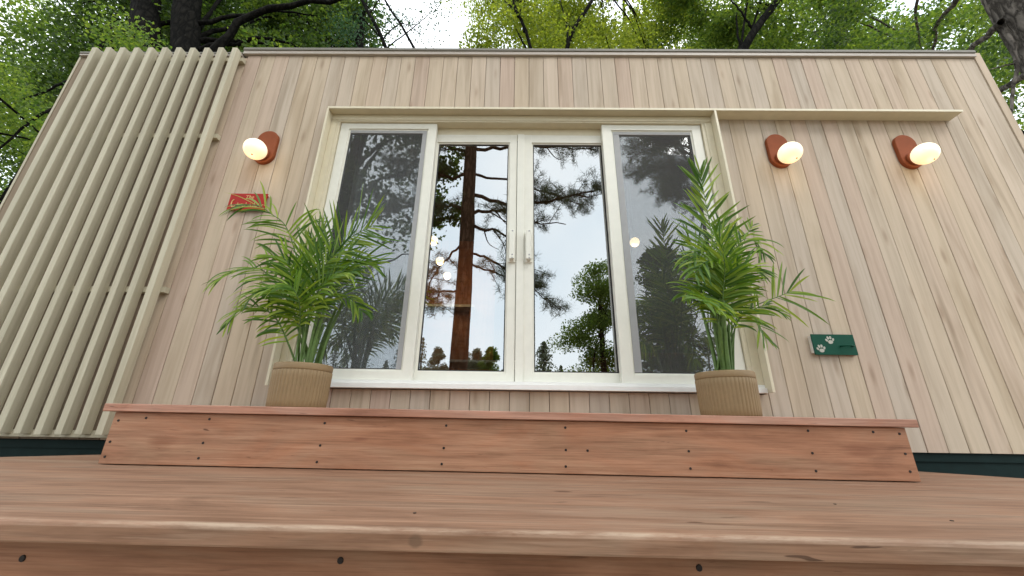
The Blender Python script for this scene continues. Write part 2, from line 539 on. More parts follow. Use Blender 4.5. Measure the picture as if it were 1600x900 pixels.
def tube_arrays(path, radii, nseg=8, wob=0.0):
    P = np.asarray(path, float)
    n = len(P)
    T = np.gradient(P, axis=0)
    T /= np.linalg.norm(T, axis=1)[:, None] + 1e-9
    ref = np.array([0.0, 1.0, 0.0]) if abs(T[0][1]) < 0.9 else np.array([1.0, 0, 0])
    V = []
    a = np.linspace(0, 2 * np.pi, nseg, endpoint=False)
    for i in range(n):
        u = np.cross(T[i], ref); u /= np.linalg.norm(u)
        w = np.cross(T[i], u)
        rr = radii[i] * (1 + wob * rng.normal(size=nseg))
        V.append(P[i] + rr[:, None] * (np.cos(a)[:, None] * u + np.sin(a)[:, None] * w))
    V = np.concatenate(V)
    F = []
    for i in range(n - 1):
        for j in range(nseg):
            k = (j + 1) % nseg
            F.append((i * nseg + j, i * nseg + k, (i + 1) * nseg + k, (i + 1) * nseg + j))
    return V, np.array(F)

def merge(parts):
    V, F, off = [], [], 0
    for v, f in parts:
        V.append(v); F.append(f + off); off += len(v)
    return np.concatenate(V), np.concatenate(F)

def curve3(pts, n=12):
    """Catmull-Rom through the points"""
    P = [np.array(p, float) for p in pts]
    P = [2 * P[0] - P[1]] + P + [2 * P[-1] - P[-2]]
    out = []
    m = len(P) - 3
    for i in range(m):
        for t in np.linspace(0, 1, max(2, n // m), endpoint=False):
            a, b, c, d = P[i:i + 4]
            out.append(0.5 * (2 * b + (c - a) * t + (2 * a - 5 * b + 4 * c - d) * t ** 2 + (3 * b - a - 3 * c + d) * t ** 3))
    out.append(P[-2])
    return np.array(out)

# ------------------------------------------------------------------ the ground
gm, gt, gb, go = mat("dry_forest_floor")
gv = node(gt, "ShaderNodeTexCoord")
gn = noise(gt, gv.outputs["Object"], 0.8, 8, 0.7)
gr_ = ramp(gt, [(0.3, (0.15, 0.125, 0.085)), (0.5, (0.25, 0.215, 0.16)), (0.7, (0.32, 0.285, 0.22))])  # ground out of view, kept pale to bounce light under the ledge
gt.links.new(gn, gr_.inputs[0]); gt.links.new(gr_.outputs[0], gb.inputs["Base Color"])
gb.inputs["Roughness"].default_value = 0.95
gs = 60
xs = np.concatenate([np.linspace(-600, -40, 8), np.linspace(-36, 36, 40), np.linspace(40, 600, 8)])
gx, gy = np.meshgrid(xs, xs)
gz = -0.42 + 0.03 * np.sin(gx * 0.7) * np.cos(gy * 0.5)
n_ = len(xs)
gverts = np.stack([gx.ravel(), gy.ravel(), gz.ravel()], 1)
idx = np.arange(n_ * n_).reshape(n_, n_)
gf = np.stack([idx[:-1, :-1].ravel(), idx[:-1, 1:].ravel(), idx[1:, 1:].ravel(), idx[1:, :-1].ravel()], 1)
ground = np_mesh("ground", gverts, gf, gm, None, True)
tag(ground, "dry gravelly forest floor around the cabin", "ground", kind="structure")

# ------------------------------------------------------------------ the cabin
cabin = thing("cabin", "long low cabin clad in pale vertical cedar boards with glass sliding doors", "cabin")
PW, X0 = 0.125, -2.4107          # board pitch, first joint
ZB, ZT = 0.105, 3.285            # foot and head of the cladding
WL, WR = -3.90, 4.035            # outer corners of the front
DEP = 3.3
DX0, DX1, DZ0, DZ1 = -1.515, 1.560, 0.43, 2.60      # door opening

_plank_cache = {}
def plank(parent, xc, z0, z1, w=None, ang=0.0, y=0.0, m='cedar'):
    w = w or PW - 0.0030
    h = round(z1 - z0, 4)
    key = (round(w, 4), h, m)
    if key not in _plank_cache:
        c, t = 0.0020, 0.019
        s = [(-w / 2, t), (-w / 2, c), (-w / 2 + c, 0), (w / 2 - c, 0), (w / 2, c), (w / 2, t)]
        V = [(a, b, 0) for a, b in s] + [(a, b, h) for a, b in s]
        F = [(i, (i + 1) % 6, (i + 1) % 6 + 6, i + 6) for i in range(6)] + [tuple(range(5, -1, -1)), tuple(range(6, 12))]
        me = bpy.data.meshes.new("plank")
        me.from_pydata(V, [], F)
        me.materials.append(MT[m])
        _plank_cache[key] = me
    o = bpy.data.objects.new("plank", _plank_cache[key])
    COL.objects.link(o)
    o.parent = parent
    o.location = (xc, y, z0)
    o.rotation_euler = (0, 0, ang)
    return o

for i in range(-12, 51):
    xa, xb = X0 + i * PW, X0 + (i + 1) * PW
    xc = (xa + xb) / 2
    jit = random.uniform(-0.0012, 0.0012)
    if xb <= DX0 + 0.001 or xa >= DX1 - 0.001:
        plank(cabin, xc, ZB, ZT if i >= 0 else 3.258, y=jit, m='cedar' if i >= -1 else 'cedar_shade')
    elif xa < DX0:                    # board cut round the left fin
        plank(cabin, xc, DZ1 + 0.010, ZT, y=jit)
        plank(cabin, xc, ZB, DZ0 - 0.004, y=jit)
        plank(cabin, (xa + DX0) / 2 - 0.006, DZ0 - 0.003, DZ1 + 0.009, w=DX0 - xa - 0.016, y=jit)
    elif xb > DX1:
        plank(cabin, xc, DZ1 + 0.010, ZT, y=jit)
        plank(cabin, xc, ZB, DZ0 - 0.004, y=jit)
        plank(cabin, (xb + DX1) / 2 + 0.006, DZ0 - 0.003, DZ1 + 0.009, w=xb - DX1 - 0.016, y=jit)
    else:
        plank(cabin, xc, DZ1 + 0.010, ZT, y=jit)
        plank(cabin, xc, ZB, DZ0 - 0.004, y=jit)
# last narrow board and the corner boards
xl = X0 + 51 * PW
plank(cabin, (xl + 3.970) / 2, ZB, 3.345, w=3.970 - xl - 0.004)
box("corner_board", 3.972, WR, -0.004, 0.06, ZB, 3.352, MT['cedar'], cabin, 0.002)
box("corner_board", WL - 0.0, X0 - 12 * PW - 0.004, -0.004, 0.06, ZB, 3.26, MT['slat'], cabin, 0.002)
# side cladding
for k in range(26):
    yc = 0.065 + PW / 2 + k * PW
    plank(cabin, WR, ZB, ZT, ang=R(90)).location = (WR, yc, ZB)
    plank(cabin, WL, ZB, ZT, ang=R(-90)).location = (WL, yc, ZB)
# shell
box("wall_backing", WL + 0.02, DX0 - 0.004, 0.022, 0.12, ZB + 0.004, 3.26, MT['backing'], cabin)
box("wall_backing", DX1 + 0.004, WR - 0.02, 0.022, 0.12, ZB + 0.004, 3.26, MT['backing'], cabin)
box("wall_backing", DX0 - 0.003, DX1 + 0.003, 0.022, 0.12, DZ1 + 0.004, 3.26, MT['backing'], cabin)
box("wall_backing", DX0 - 0.003, DX1 + 0.003, 0.022, 0.12, ZB + 0.004, DZ0 - 0.004, MT['backing'], cabin)
box("side_wall", WL + 0.022, WL + 0.11, 0.125, DEP, ZB + 0.004, 3.26, MT['inner_dark'], cabin)
box("side_wall", WR - 0.11, WR - 0.022, 0.125, DEP, ZB + 0.004, 3.26, MT['inner_dark'], cabin)
box("rear_wall", WL + 0.02, WR - 0.02, DEP + 0.003, DEP + 0.12, ZB + 0.004, 3.26, MT['inner_dark'], cabin)
box("interior_floor", WL + 0.115, WR - 0.115, 0.125, DEP, 0.36, 0.452, MT['inner_floor'], cabin)
box("ceiling", WL + 0.115, WR - 0.115, 0.125, DEP, 2.78, 2.84, MT['backing'], cabin)
box("roof", WL + 0.03, WR - 0.04, 0.07, DEP + 0.12, 3.264, 3.290, MT['roofing'], cabin)
box("partition_wall", -1.55, -1.47, 1.3, DEP - 0.002, 0.455, 2.778, MT['inner_dark'], cabin)
box("panelled_wall", -1.469, -0.30, 2.60, 2.68, 0.455, 2.778, MT['inner_wood'], cabin)
# roof edge: a folded metal fascia with a thin dark drip gap below
box("roof_fascia", -2.443, 3.968, -0.022, 0.05, 3.290, 3.325, MT['fascia'], cabin, 0.002)
box("roof_cap", -2.443, 3.968, -0.030, 0.06, 3.3265, 3.354, MT['fascia_cap'], cabin, 0.003)
box("roof_fascia", WL, -2.445, -0.022, 0.05, 3.262, 3.280, MT['fascia'], cabin, 0.002)
box("roof_cap", WL, -2.445, -0.028, 0.06, 3.2815, 3.298, MT['fascia_cap'], cabin, 0.003)
box("base_frame", WL + 0.02, WR - 0.02, 0.03, DEP, -0.36, ZB - 0.004, MT['teal'], cabin, 0.004)
box("base_flange", WL + 0.02, WR - 0.02, 0.018, 0.028, 0.055, ZB - 0.005, MT['teal'], cabin)

# the slatted screen at the left end
for z0, z1 in ((3.175, 3.215), (2.35, 2.39), (1.045, 1.085), (0.118, 0.158)):
    box("batten", -3.715, -2.405, -0.042, -0.003, z0, z1, MT['slat'], cabin, 0.002)
bm = bmesh.new()
add_box(bm, -0.0215, 0.0215, -0.100, -0.0425, 0.135, 3.262, 0.0025)
sl0 = from_bm("slat", bm, MT['slat'], cabin)
for k in range(11):
    s = sl0 if k == 0 else sl0.copy()
    if k:
        COL.objects.link(s)
    s.location = (-2.4525 - k * 0.1225, random.uniform(-.001, .001), random.uniform(-.003, .003))

# metal surround: fins and the long ledge over the door
box("ledge", -1.527, 3.500, -0.100, -0.002, 2.598, 2.6075, MT['cream'], cabin, 0.0015)
box("ledge_lip", -1.527, 3.500, -0.106, -0.1005, 2.594, 2.614, MT['cream'], cabin, 0.0015)
box("side_fin", -1.527, -1.517, -0.100, 0.02, 0.432, 2.597, MT['cream'], cabin, 0.001)
box("side_fin", 1.553, 1.563, -0.100, 0.02, 0.432, 2.597, MT['cream'], cabin, 0.001)
box("side_fin_edge", -1.531, -1.515, -0.106, -0.1005, 0.432, 2.593, MT['cream'], cabin, 0.001)
box("side_fin_edge", 1.549, 1.566, -0.106, -0.1005, 0.432, 2.593, MT['cream'], cabin, 0.001)
# outer frame and sill
dfr = boxes("door_frame", [(-1.516, -1.446, -0.030, 0.115, 0.482, 2.532), (1.474, 1.552, -0.030, 0.115, 0.482, 2.532),
                           (-1.516, 1.552, -0.030, 0.115, 2.533, 2.596),
                           ], MT['cream'], cabin, 0.002)
boxes("jamb_stop", [(-1.5155, -1.470, -0.036, -0.0305, 0.482, 2.530), (1.497, 1.5515, -0.036, -0.0305, 0.482, 2.530),
                    (-1.5155, 1.5515, -0.036, -0.0305, 2.545, 2.595)], MT['cream'], cabin, 0.0015)
sill = boxes("door_sill", [(-1.516, 1.552, -0.058, 0.115, 0.431, 0.462), (-1.516, 1.552, -0.040, 0.115, 0.4625, 0.4815)], MT['sill'], cabin, 0.002)

def door_panel(x0, x1, z0, z1, gx0, gx1, gz0, gz1, yf, depth=0.042, label=None):
    bm = bmesh.new()
    yb = yf + depth
    add_box(bm, x0, gx0, yf, yb, z0, z1, 0.0025)
    add_box(bm, gx1, x1, yf, yb, z0, z1, 0.0025)
    add_box(bm, gx0 - 0.001, gx1 + 0.001, yf + 0.0006, yb - 0.0006, gz1, z1 - 0.0005, 0.0015)
    add_box(bm, gx0 - 0.001, gx1 + 0.001, yf + 0.0006, yb - 0.0006, z0 + 0.0005, gz0, 0.0015)
    # glazing bead, set back
    e = 0.011
    for b in ((gx0 - .0005, gx0 + e, gz0, gz1), (gx1 - e, gx1 + .0005, gz0, gz1), (gx0 + e, gx1 - e, gz0 - .0005, gz0 + e), (gx0 + e, gx1 - e, gz1 - e, gz1 + .0005)):
        add_box(bm, b[0], b[1], yf + 0.011, yb - 0.004, b[2], b[3], 0.001)
    p = from_bm("door_panel", bm, MT['vinyl'], cabin)
    if label: p['label'] = label
    bm = bmesh.new()
    add_box(bm, gx0 + 0.004, gx1 - 0.004, yf + 0.022, yf + 0.029, gz0 + 0.004, gz1 - 0.004)
    g = from_bm("glass_pane", bm, [MT['glass'], MT['clear']], p)
    for f in g.data.polygons:
        f.material_index = 0 if f.normal.y < -0.5 else 1
    bm = bmesh.new()
    e = 0.007
    for b in ((gx0 + .0112, gx0 + .0112 + e, gz0 + .0112, gz1 - .0112), (gx1 - .0112 - e, gx1 - .0112, gz0 + .0112, gz1 - .0112),
              (gx0 + .0114 + e, gx1 - .0114 - e, gz0 + .0112, gz0 + .0112 + e), (gx0 + .0114 + e, gx1 - .0114 - e, gz1 - .0112 - e, gz1 - .0112)):
        add_box(bm, b[0], b[1], yf + 0.0165, yf + 0.0215, b[2], b[3])
    from_bm("gasket", bm, MT['dark'], p)
    return p

pL = door_panel(-1.442, -0.660, 0.484, 2.531, -1.372, -0.727, 0.541, 2.478, -0.012, label="outer door panel behind a grey insect mesh")
pR = door_panel(0.676, 1.470, 0.484, 2.531, 0.752, 1.397, 0.538, 2.478, -0.012, label="outer door panel behind a grey insect mesh")
pA = door_panel(-0.72, -0.006, 0.484, 2.468, -0.655, -0.064, 0.543, 2.393, 0.040)
pB = door_panel(-0.003, 0.735, 0.484, 2.468, 0.112, 0.690, 0.543, 2.393, 0.040)
box("track_filler", -0.70, 0.72, 0.044, 0.110, 2.4695, 2.532, MT['cream'], cabin)
box("astragal", -0.003, 0.050, 0.030, 0.0395, 0.486, 2.466, MT['vinyl'], pB, 0.002)
for p, a, b_, side in ((pL, -1.372, -0.727, 1), (pR, 0.752, 1.397, -1)):
    box("insect_screen", a + 0.012, b_ - 0.012, 0.0005, 0.0018, 0.552, 2.466, MT['mesh'], p)
    if side > 0:
        boxes("screen_rail", [(b_ - 0.045, b_ - 0.0115, -0.003, 0.008, 0.553, 2.440), (a + 0.0115, b_ - 0.0115, -0.003, 0.008, 2.4405, 2.4665)], MT['grey'], p, 0.001)
    else:
        boxes("screen_rail", [(a + 0.0115, a + 0.060, -0.003, 0.008, 0.553, 2.440), (a + 0.0115, b_ - 0.0115, -0.003, 0.008, 2.4405, 2.4665)], MT['grey'], p, 0.001)

def pull(p, x, latch):
    bm = bmesh.new()
    y = 0.040
    add_box(bm, x - 0.027, x + 0.027, y - 0.009, y - 0.0004, 1.325, 1.575, 0.003)
    for z in (1.350, 1.552):
        add_box(bm, x - 0.014, x + 0.014, y - 0.042, y - 0.0075, z - 0.016, z + 0.016, 0.003)
    add_box(bm, x - 0.019, x + 0.019, y - 0.056, y - 0.040, 1.335, 1.567, 0.004)
    h = from_bm("handle", bm, MT['vinyl'], p)
    for z in (1.342, 1.366, 1.555):
        bm = bmesh.new()
        bmesh.ops.create_cone(bm, cap_ends=True, segments=12, radius1=0.006, radius2=0.006, depth=0.006,
                              matrix=Matrix.Translation((x + 0.004, y - 0.0535, z)) @ Matrix.Rotation(R(90), 4, 'X'))
        from_bm("handle_bolt", bm, MT['grey'], p)
    if latch:
        box("thumb_latch", x - 0.006, x + 0.006, y - 0.030, y - 0.0055, 1.415, 1.435, MT['grey'], p, 0.002)
pull(pA, -0.036, False)
pull(pB, 0.085, True)

# ------------------------------------------------------------------ inside the cabin
def uv_sphere(name, r, loc, m, parent=None, sz=1.0, seg=32):
    bm = bmesh.new()
    bmesh.ops.create_uvsphere(bm, u_segments=seg, v_segments=seg // 2, radius=r)
    for v in bm.verts:
        v.co.z *= sz
        v.co += Vector(loc)
    return from_bm(name, bm, m, parent, True)

pend_lab = ["round glowing pendant lamp behind the left inner pane, nearest and highest of the row",
            "round glowing pendant lamp behind the left inner pane, middle of the row of three",
            "round glowing pendant lamp behind the left inner pane, farthest back of the row",
            "round glowing pendant lamp behind the right screened pane"]
for i, (x, y, z) in enumerate([(-0.86, 1.04, 2.0), (-0.885, 1.56, 2.0), (-0.88, 2.02, 2.0), (1.20, 1.03, 2.0)]):
    t = thing("pendant_lamp", pend_lab[i], "lamp", (x, y, 2.778), "pendant lamps inside the cabin")
    uv_sphere("globe", 0.048, (0, 0, z - 2.778), MT['pendant'], t)
    pd = bpy.data.lights.new("pendant_light", 'POINT')
    pd.energy = 7
    pd.color = (1.0, 0.70, 0.40)
    pd.shadow_soft_size = 0.04
    po = bpy.data.objects.new("pendant_light", pd)
    COL.objects.link(po)
    po.parent = t
    po.location = (0, 0, z - 2.778 - 0.095)
    V, F = tube_arrays([(0, 0, z - 2.778 + 0.05), (0, 0, -0.02), (0, 0, 0)], [0.004] * 3, 6)
    np_mesh("cord", V, F, MT['dark'], t)

# linen curtain with folds
nx, nz = 90, 10
cx = np.linspace(-1.40, -0.74, nx)
cv = []
for j in range(nz):
    z = 0.47 + (2.66 - 0.47) * j / (nz - 1)
    amp = 0.035 * (1 - 0.3 * j / nz)
    cv.append(np.stack([cx, 0.24 + amp * np.sin(cx * 62 + 0.3 * math.sin(j)) + 0.012 * np.sin(cx * 23), np.full(nx, z)], 1))
cv = np.concatenate(cv)
idx = np.arange(nx * nz).reshape(nz, nx)
cf = np.stack([idx[:-1, :-1].ravel(), idx[:-1, 1:].ravel(), idx[1:, 1:].ravel(), idx[1:, :-1].ravel()], 1)
cur = np_mesh("curtain", cv, cf, MT['curtain'], None, True)
tag(cur, "pale folded linen curtain behind the left screened door panel", "curtain")

t = thing("side_table", "white topped table just inside the left inner pane", "table", (-0.35, 1.6, 0.452))
box("table_top", -0.35, 0.35, -0.25, 0.25, 0.36, 0.385, MT['white'], t, 0.004)
for sx in (-1, 1):
    for sy in (-1, 1):
        box("leg", sx * 0.31 - 0.018, sx * 0.31 + 0.018, sy * 0.21 - 0.018, sy * 0.21 + 0.018, 0, 0.359, MT['inner_wood'], t)
t = thing("wall_shelf", "long pale shelf on the orange panelled wall inside", "shelf", (-0.86, 2.599, 1.70))
box("shelf_board", -0.55, 0.30, -0.22, -0.002, 0.0, 0.035, MT['plaster'], t, 0.003)
for sx in (-0.5, 0.25):
    box("bracket", sx - 0.012, sx + 0.012, -0.18, -0.002, -0.14, -0.001, MT['inner_wood'], t)

def tub_chair(name, label, loc, w, d, h):
    t = thing(name, label, "chair" if w < 1 else "sofa", loc)
    a = np.linspace(math.radians(200), math.radians(-20), 28)
    V, F = [], []
    for i, th in enumerate(a):
        c, s = math.cos(th), math.sin(th)
        hh = h * (0.72 + 0.28 * max(0, s))
        for (k, z) in ((1.0, 0.12), (1.03, hh * 0.6), (1.0, hh), (0.93, hh + 0.015), (0.86, hh), (0.84, 0.35)):
            V.append((c * w / 2 * k, s * d / 2 * k, z))
        if i:
            b = (i - 1) * 6
            for q in range(5):
                F.append((b + q, b + 6 + q, b + 7 + q, b + 1 + q))
    np_mesh("backrest", V, F, MT['leather'], t, True)
    box("seat", -w * 0.42, w * 0.42, -d * 0.45, d * 0.38, 0.12, 0.42, MT['leather'], t, 0.04)
    for sx in (-1, 1):
        for sy in (-1, 1):
            box("leg", sx * w * 0.34 - 0.02, sx * w * 0.34 + 0.02, sy * d * 0.3 - 0.02, sy * d * 0.3 + 0.02, 0, 0.119, MT['dark'], t)
    return t
tub_chair("armchair", "rounded brown armchair seen through the right inner pane", (0.80, 1.55, 0.452), 0.62, 0.6, 0.42)
tub_chair("sofa", "curved brown sofa seen through the right screened pane", (1.75, 1.35, 0.452), 1.5, 0.8, 0.42)

# ------------------------------------------------------------------ wall lamps
def pill(w, h, y0, y1, zc, bev):
    bm = bmesh.new()
    r = w / 2
    pts = []
    for k in range(25):
        a = math.pi * k / 24
        pts.append((r * math.cos(a), zc + (h / 2 - r) + r * math.sin(a)))
    for k in range(25):
        a = math.pi + math.pi * k / 24
        pts.append((r * math.cos(a), zc - (h / 2 - r) + r * math.sin(a)))
    vs = [bm.verts.new((x, y0, z)) for x, z in pts]
    f = bm.faces.new(vs)
    e = bmesh.ops.extrude_face_region(bm, geom=[f])
    nv = [g for g in e['geom'] if isinstance(g, bmesh.types.BMVert)]
    for v in nv:
        v.co.y = y1
    es = [g for g in bm.edges if all(abs(v.co.y - y0) < 1e-6 for v in g.verts)]
    bmesh.ops.bevel(bm, geom=es, offset=bev, segments=3, affect='EDGES', profile=0.5)
    return bm

def lathe(prof, seg=32):
    """profile of (radius, y) turned about the y axis"""
    V, F = [], []
    for r, y in prof:
        for k in range(seg):
            a = 2 * math.pi * k / seg
            V.append((r * math.cos(a), y, r * math.sin(a)))
    for i in range(len(prof) - 1):
        for k in range(seg):
            j = (k + 1) % seg
            F.append((i * seg + k, i * seg + j, (i + 1) * seg + j, (i + 1) * seg + k))
    return np.array(V), np.array(F)

lamp_lab = ["rust red wall lamp with lit globe above the red sign, left of the doors",
            "rust red wall lamp with a lit globe just right of the glass doors",
            "rust red wall lamp with a lit globe near the right end of the cabin wall"]
for i, x in enumerate((-2.004, 2.045, 3.047)):
    t = thing("wall_lamp", lamp_lab[i], "lamp", (x, 0, 2.28), "globe wall lamps on the cedar cladding")
    from_bm("back_plate", pill(0.165, 0.31, -0.028, -0.002, 0.0, 0.006), MT['rust'], t)
    V, F = lathe([(0.001, -0.0285), (0.050, -0.0285), (0.053, -0.031), (0.053, -0.044), (0.048, -0.049), (0.03, -0.050), (0.001, -0.050)])
    V = V + np.array([0, 0, -0.082])
    np_mesh("socket", V, F, MT['rust'], t, False)
    g = uv_sphere("globe", 0.079, (0, -0.116, -0.100), MT['globe'], t, 1.0, 48)
    ld = bpy.data.lights.new("wall_lamp_light", 'POINT')
    ld.energy = 0.35
    ld.color = (1.0, 0.74, 0.42)
    ld.shadow_soft_size = 0.05
    lo_ = bpy.data.objects.new("wall_lamp_light", ld)
    COL.objects.link(lo_)
    lo_.parent = t
    lo_.location = (0, -0.150, -0.245)
    uv_sphere("screw_cap", 0.006, (0.012, -0.146, -0.171), MT['rust'], t, 1.0, 10)

# ------------------------------------------------------------------ the two signs
def text_mesh(body, size, loc, m, parent, name="lettering", depth=0.001, shear=0.0):
    cu = bpy.data.curves.new(name, 'FONT')
    cu.body = body
    cu.size = size
    cu.extrude = depth
    cu.shear = shear
    cu.align_x = 'CENTER'
    cu.resolution_u = 3
    o = bpy.data.objects.new(name, cu)
    dg = bpy.context.evaluated_depsgraph_get()
    COL.objects.link(o)
    dg.update()
    me = bpy.data.meshes.new_from_object(o.evaluated_get(dg))
    COL.objects.unlink(o)
    bpy.data.objects.remove(o)
    me.name = name
    p = link(name, me, m, parent)
    p.location = loc
    p.rotation_euler = (R(90), 0, 0)
    return p

t = thing("red_sign", "small red sign with gold script beside the left palm's top frond", "sign", (-2.020, 0, 1.771))
box("panel", -0.140, 0.140, -0.030, -0.023, -0.071, 0.071, MT['red'], t, 0.0015)
for sx in (-0.125, 0.125):
    for sz in (-0.056, 0.056):
        box("standoff", sx - 0.006, sx + 0.006, -0.0228, -0.002, sz - 0.006, sz + 0.006, MT['rust'], t)
text_mesh("The", 0.042, (0.008, -0.0305, 0.026), MT['gold'], t, shear=0.25)
sp = []
def pen(pts, r=0.0032):
    sp.append(tube_arrays(curve3([(x, -0.031, z) for x, z in pts], 26), [r] * 500, 6))
pen([(-0.100, 0.018), (-0.112, 0.006), (-0.115, -0.020), (-0.108, -0.042), (-0.092, -0.046), (-0.082, -0.036)], 0.004)
wv = [(-0.075 + 0.19 * k / 40, -0.030 + 0.017 * math.sin(k * 0.95) * (1.3 if k % 13 < 3 else 0.8)) for k in range(41)]
sp.append(tube_arrays([(x + 0.006 * math.cos(k * 0.95), -0.031, z) for k, (x, z) in enumerate(wv)], [0.0028] * 41, 6))
V, F = merge(sp)
np_mesh("script", V, F, MT['gold'], t)

t = thing("green_sign", "small dark green sign with two paw prints, low on the wall right of the doors", "sign", (2.058, 0, 0.744))
box("panel", -0.136, 0.136, -0.030, -0.022, -0.067, 0.067, MT['green'], t, 0.0015)
box("backing_rail", -0.140, -0.10, -0.0218, -0.002, -0.055, 0.055, MT['white'], t)
box("backing_rail", 0.08, 0.134, -0.0218, -0.002, -0.066, -0.05, MT['rust'], t)
def paw(cx, cz, s, rot):
    bm = bmesh.new()
    def disc(x, z, rx, rz, a=0.0):
        mtx = Matrix.Translation((cx, -0.031, cz)) @ Matrix.Rotation(rot, 4, 'Y') @ Matrix.Translation((x * s, 0, z * s)) @ Matrix.Rotation(a, 4, 'Y') @ Matrix.Diagonal((rx * s, 0.0016, rz * s, 1)) @ Matrix.Rotation(R(90), 4, 'X')
        bmesh.ops.create_cone(bm, cap_ends=True, segments=18, radius1=1, radius2=0.9, depth=1, matrix=mtx)
    disc(0, -0.35, 0.55, 0.42)
    disc(-0.72, 0.12, 0.23, 0.34, R(-25)); disc(-0.27, 0.58, 0.24, 0.37, R(-8))
    disc(0.27, 0.58, 0.24, 0.37, R(8)); disc(0.72, 0.12, 0.23, 0.34, R(25))
    return from_bm("paw_print", bm, MT['pawgrey'], t)
paw(-0.092, -0.030, 0.030, R(-8))
paw(-0.022, 0.026, 0.030, R(-6))
V, F = tube_arrays(curve3([(0.036, -0.0305, -0.010), (0.042, -0.052, -0.012), (0.062, -0.064, -0.012), (0.084, -0.064, -0.012), (0.104, -0.052, -0.012), (0.110, -0.0305, -0.010)], 20), [0.005] * 60, 8)
np_mesh("leash_hook", V, F, MT['green'], t, True)

# ------------------------------------------------------------------ upper step and lower deck (both a touch out of level)
TILT = R(0.30)
step = thing("wooden_step", "upper red cedar step box under the glass doors", "step", (0, 0, 0.02))
step.rotation_euler = (0, TILT, 0)
def board_x(name, x0, x1, y0, y1, z0, z1, m, parent, bev=0.004, seg=3):
    bm = bmesh.new()
    r = bmesh.ops.create_cube(bm, size=1.0)
    for v in bm.verts:
        v.co = Vector(((x0 + x1) / 2 + v.co.x * (x1 - x0), (y0 + y1) / 2 + v.co.y * (y1 - y0), (z0 + z1) / 2 + v.co.z * (z1 - z0)))
    es = [e for e in bm.edges if abs(e.verts[0].co.x - e.verts[1].co.x) > 0.01]
    bmesh.ops.bevel(bm, geom=es, offset=bev, segments=seg, affect='EDGES', profile=0.5)
    return from_bm(name, bm, m, parent)

for k in range(4):
    y1 = -0.645 + (k + 1) * 0.1475
    board_x("tread_board", -1.918, 1.826, y1 - 0.1455, y1, 0.228, 0.263, MT['tread'], step, 0.004)
board_x("riser_board", -1.876, 1.782, -0.620, -0.582, 0.004, 0.2265, MT['riser'], step, 0.003)
for x0, x1 in ((-1.876, -1.838), (1.744, 1.782)):
    box("side_board", x0, x1, -0.5815, -0.07, 0.004, 0.2265, MT['riser'], step, 0.003)
def screw_mesh(r):
    bm = bmesh.new()
    bmesh.ops.create_cone(bm, cap_ends=True, segments=10, radius1=r, radius2=r * 0.8, depth=0.004, matrix=Matrix.Rotation(R(90), 4, 'X'))
    me = bpy.data.meshes.new("screw")
    bm.to_mesh(me); bm.free()
    me.materials.append(MT['screw'])
    return me
sm1, sm2 = screw_mesh(0.0062), screw_mesh(0.0078)
def screw(me, parent, x, y, z, rx=0.0):
    o = bpy.data.objects.new("screw", me)
    COL.objects.link(o)
    o.parent = parent
    o.location = (x, y, z)
    o.rotation_euler = (rx, 0, 0)
for x, z in [(-1.850, .218), (-1.724, .231), (-1.425, .230), (-1.855, .126), (-1.855, .063), (-1.425, .127), (-1.427, .063), (-.883, .220), (-.886, .124), (-.888, .055),
             (-.318, .217), (-.322, .121), (-.326, .055), (.231, .216), (.231, .121), (.229, .053), (.329, .120), (.784, .210), (.784, .124), (.782, .053),
             (1.339, .218), (1.336, .124), (1.334, .051), (1.633, .217), (1.750, .211), (1.749, .127), (1.747, .055)]:
    zz = z + x * math.tan(TILT) - 0.02
    screw(sm1, step, x, -0.6205, min(max(zz, 0.02), 0.216))

deck = thing("deck", "weathered lower deck platform with a bullnosed front edge, in the foreground", "deck", (0, 0, 0))
deck.rotation_euler = (0, TILT, 0)
def deck_board(y0, y1, nose=False):
    # rear corners of the platform are clipped at 45 degrees
    def half(y):
        return 2.86 if y < -0.62 else 2.86 - (y + 0.62)
    z1, z0 = 0.020, -0.020
    bm = bmesh.new()
    if nose:
        prof = [(y0 + 0.001, z0), (y0, z0 + 0.004), (y0, z1 - 0.010), (y0 + 0.002, z1 - 0.0045), (y0 + 0.005, z1 - 0.0014), (y0 + 0.010, z1), (y1, z1), (y1, z0)]
    else:
        prof = [(y0, z0), (y0, z1 - 0.001), (y0 + 0.001, z1), (y1 - 0.001, z1), (y1, z1 - 0.001), (y1, z0)]
    for s in (-1, 1):
        for (y, z) in prof:
            bm.verts.new((s * half(y), y, z))
    bm.verts.ensure_lookup_table()
    n = len(prof)
    for i in range(n):
        j = (i + 1) % n
        bm.faces.new([bm.verts[i], bm.verts[j], bm.verts[n + j], bm.verts[n + i]])
    bm.faces.new([bm.verts[i] for i in range(n)])
    bm.faces.new([bm.verts[n + i] for i in range(n)])
    return from_bm("deck_board", bm, MT['deck'], deck)
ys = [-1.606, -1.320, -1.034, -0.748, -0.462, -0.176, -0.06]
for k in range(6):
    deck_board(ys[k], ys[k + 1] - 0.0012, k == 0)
board_x("front_board", -2.80, 2.80, -1.510, -1.472, -0.245, -0.0205, MT['riser'], deck, 0.003)
box("side_board", -2.80, -2.762, -1.471, -0.65, -0.245, -0.0205, MT['riser'], deck, 0.003)
box("side_board", 2.762, 2.80, -1.471, -0.65, -0.245, -0.0205, MT['riser'], deck, 0.003)
for x in (-2.6, -1.3, 0, 1.3, 2.6):
    for y in (-1.45, -0.45):
        box("post", x - 0.045, x + 0.045, y - 0.045, y + 0.045, -0.47, -0.0215, MT['riser'], deck)
for x, z in [(-1.031, -.072), (-.361, -.061), (.384, -.058), (1.05, -.066), (-1.7, -.065)]:
    screw(sm2, deck, x * 1.05, -1.5105, z - 0.004)
sm3 = screw_mesh(0.0042)
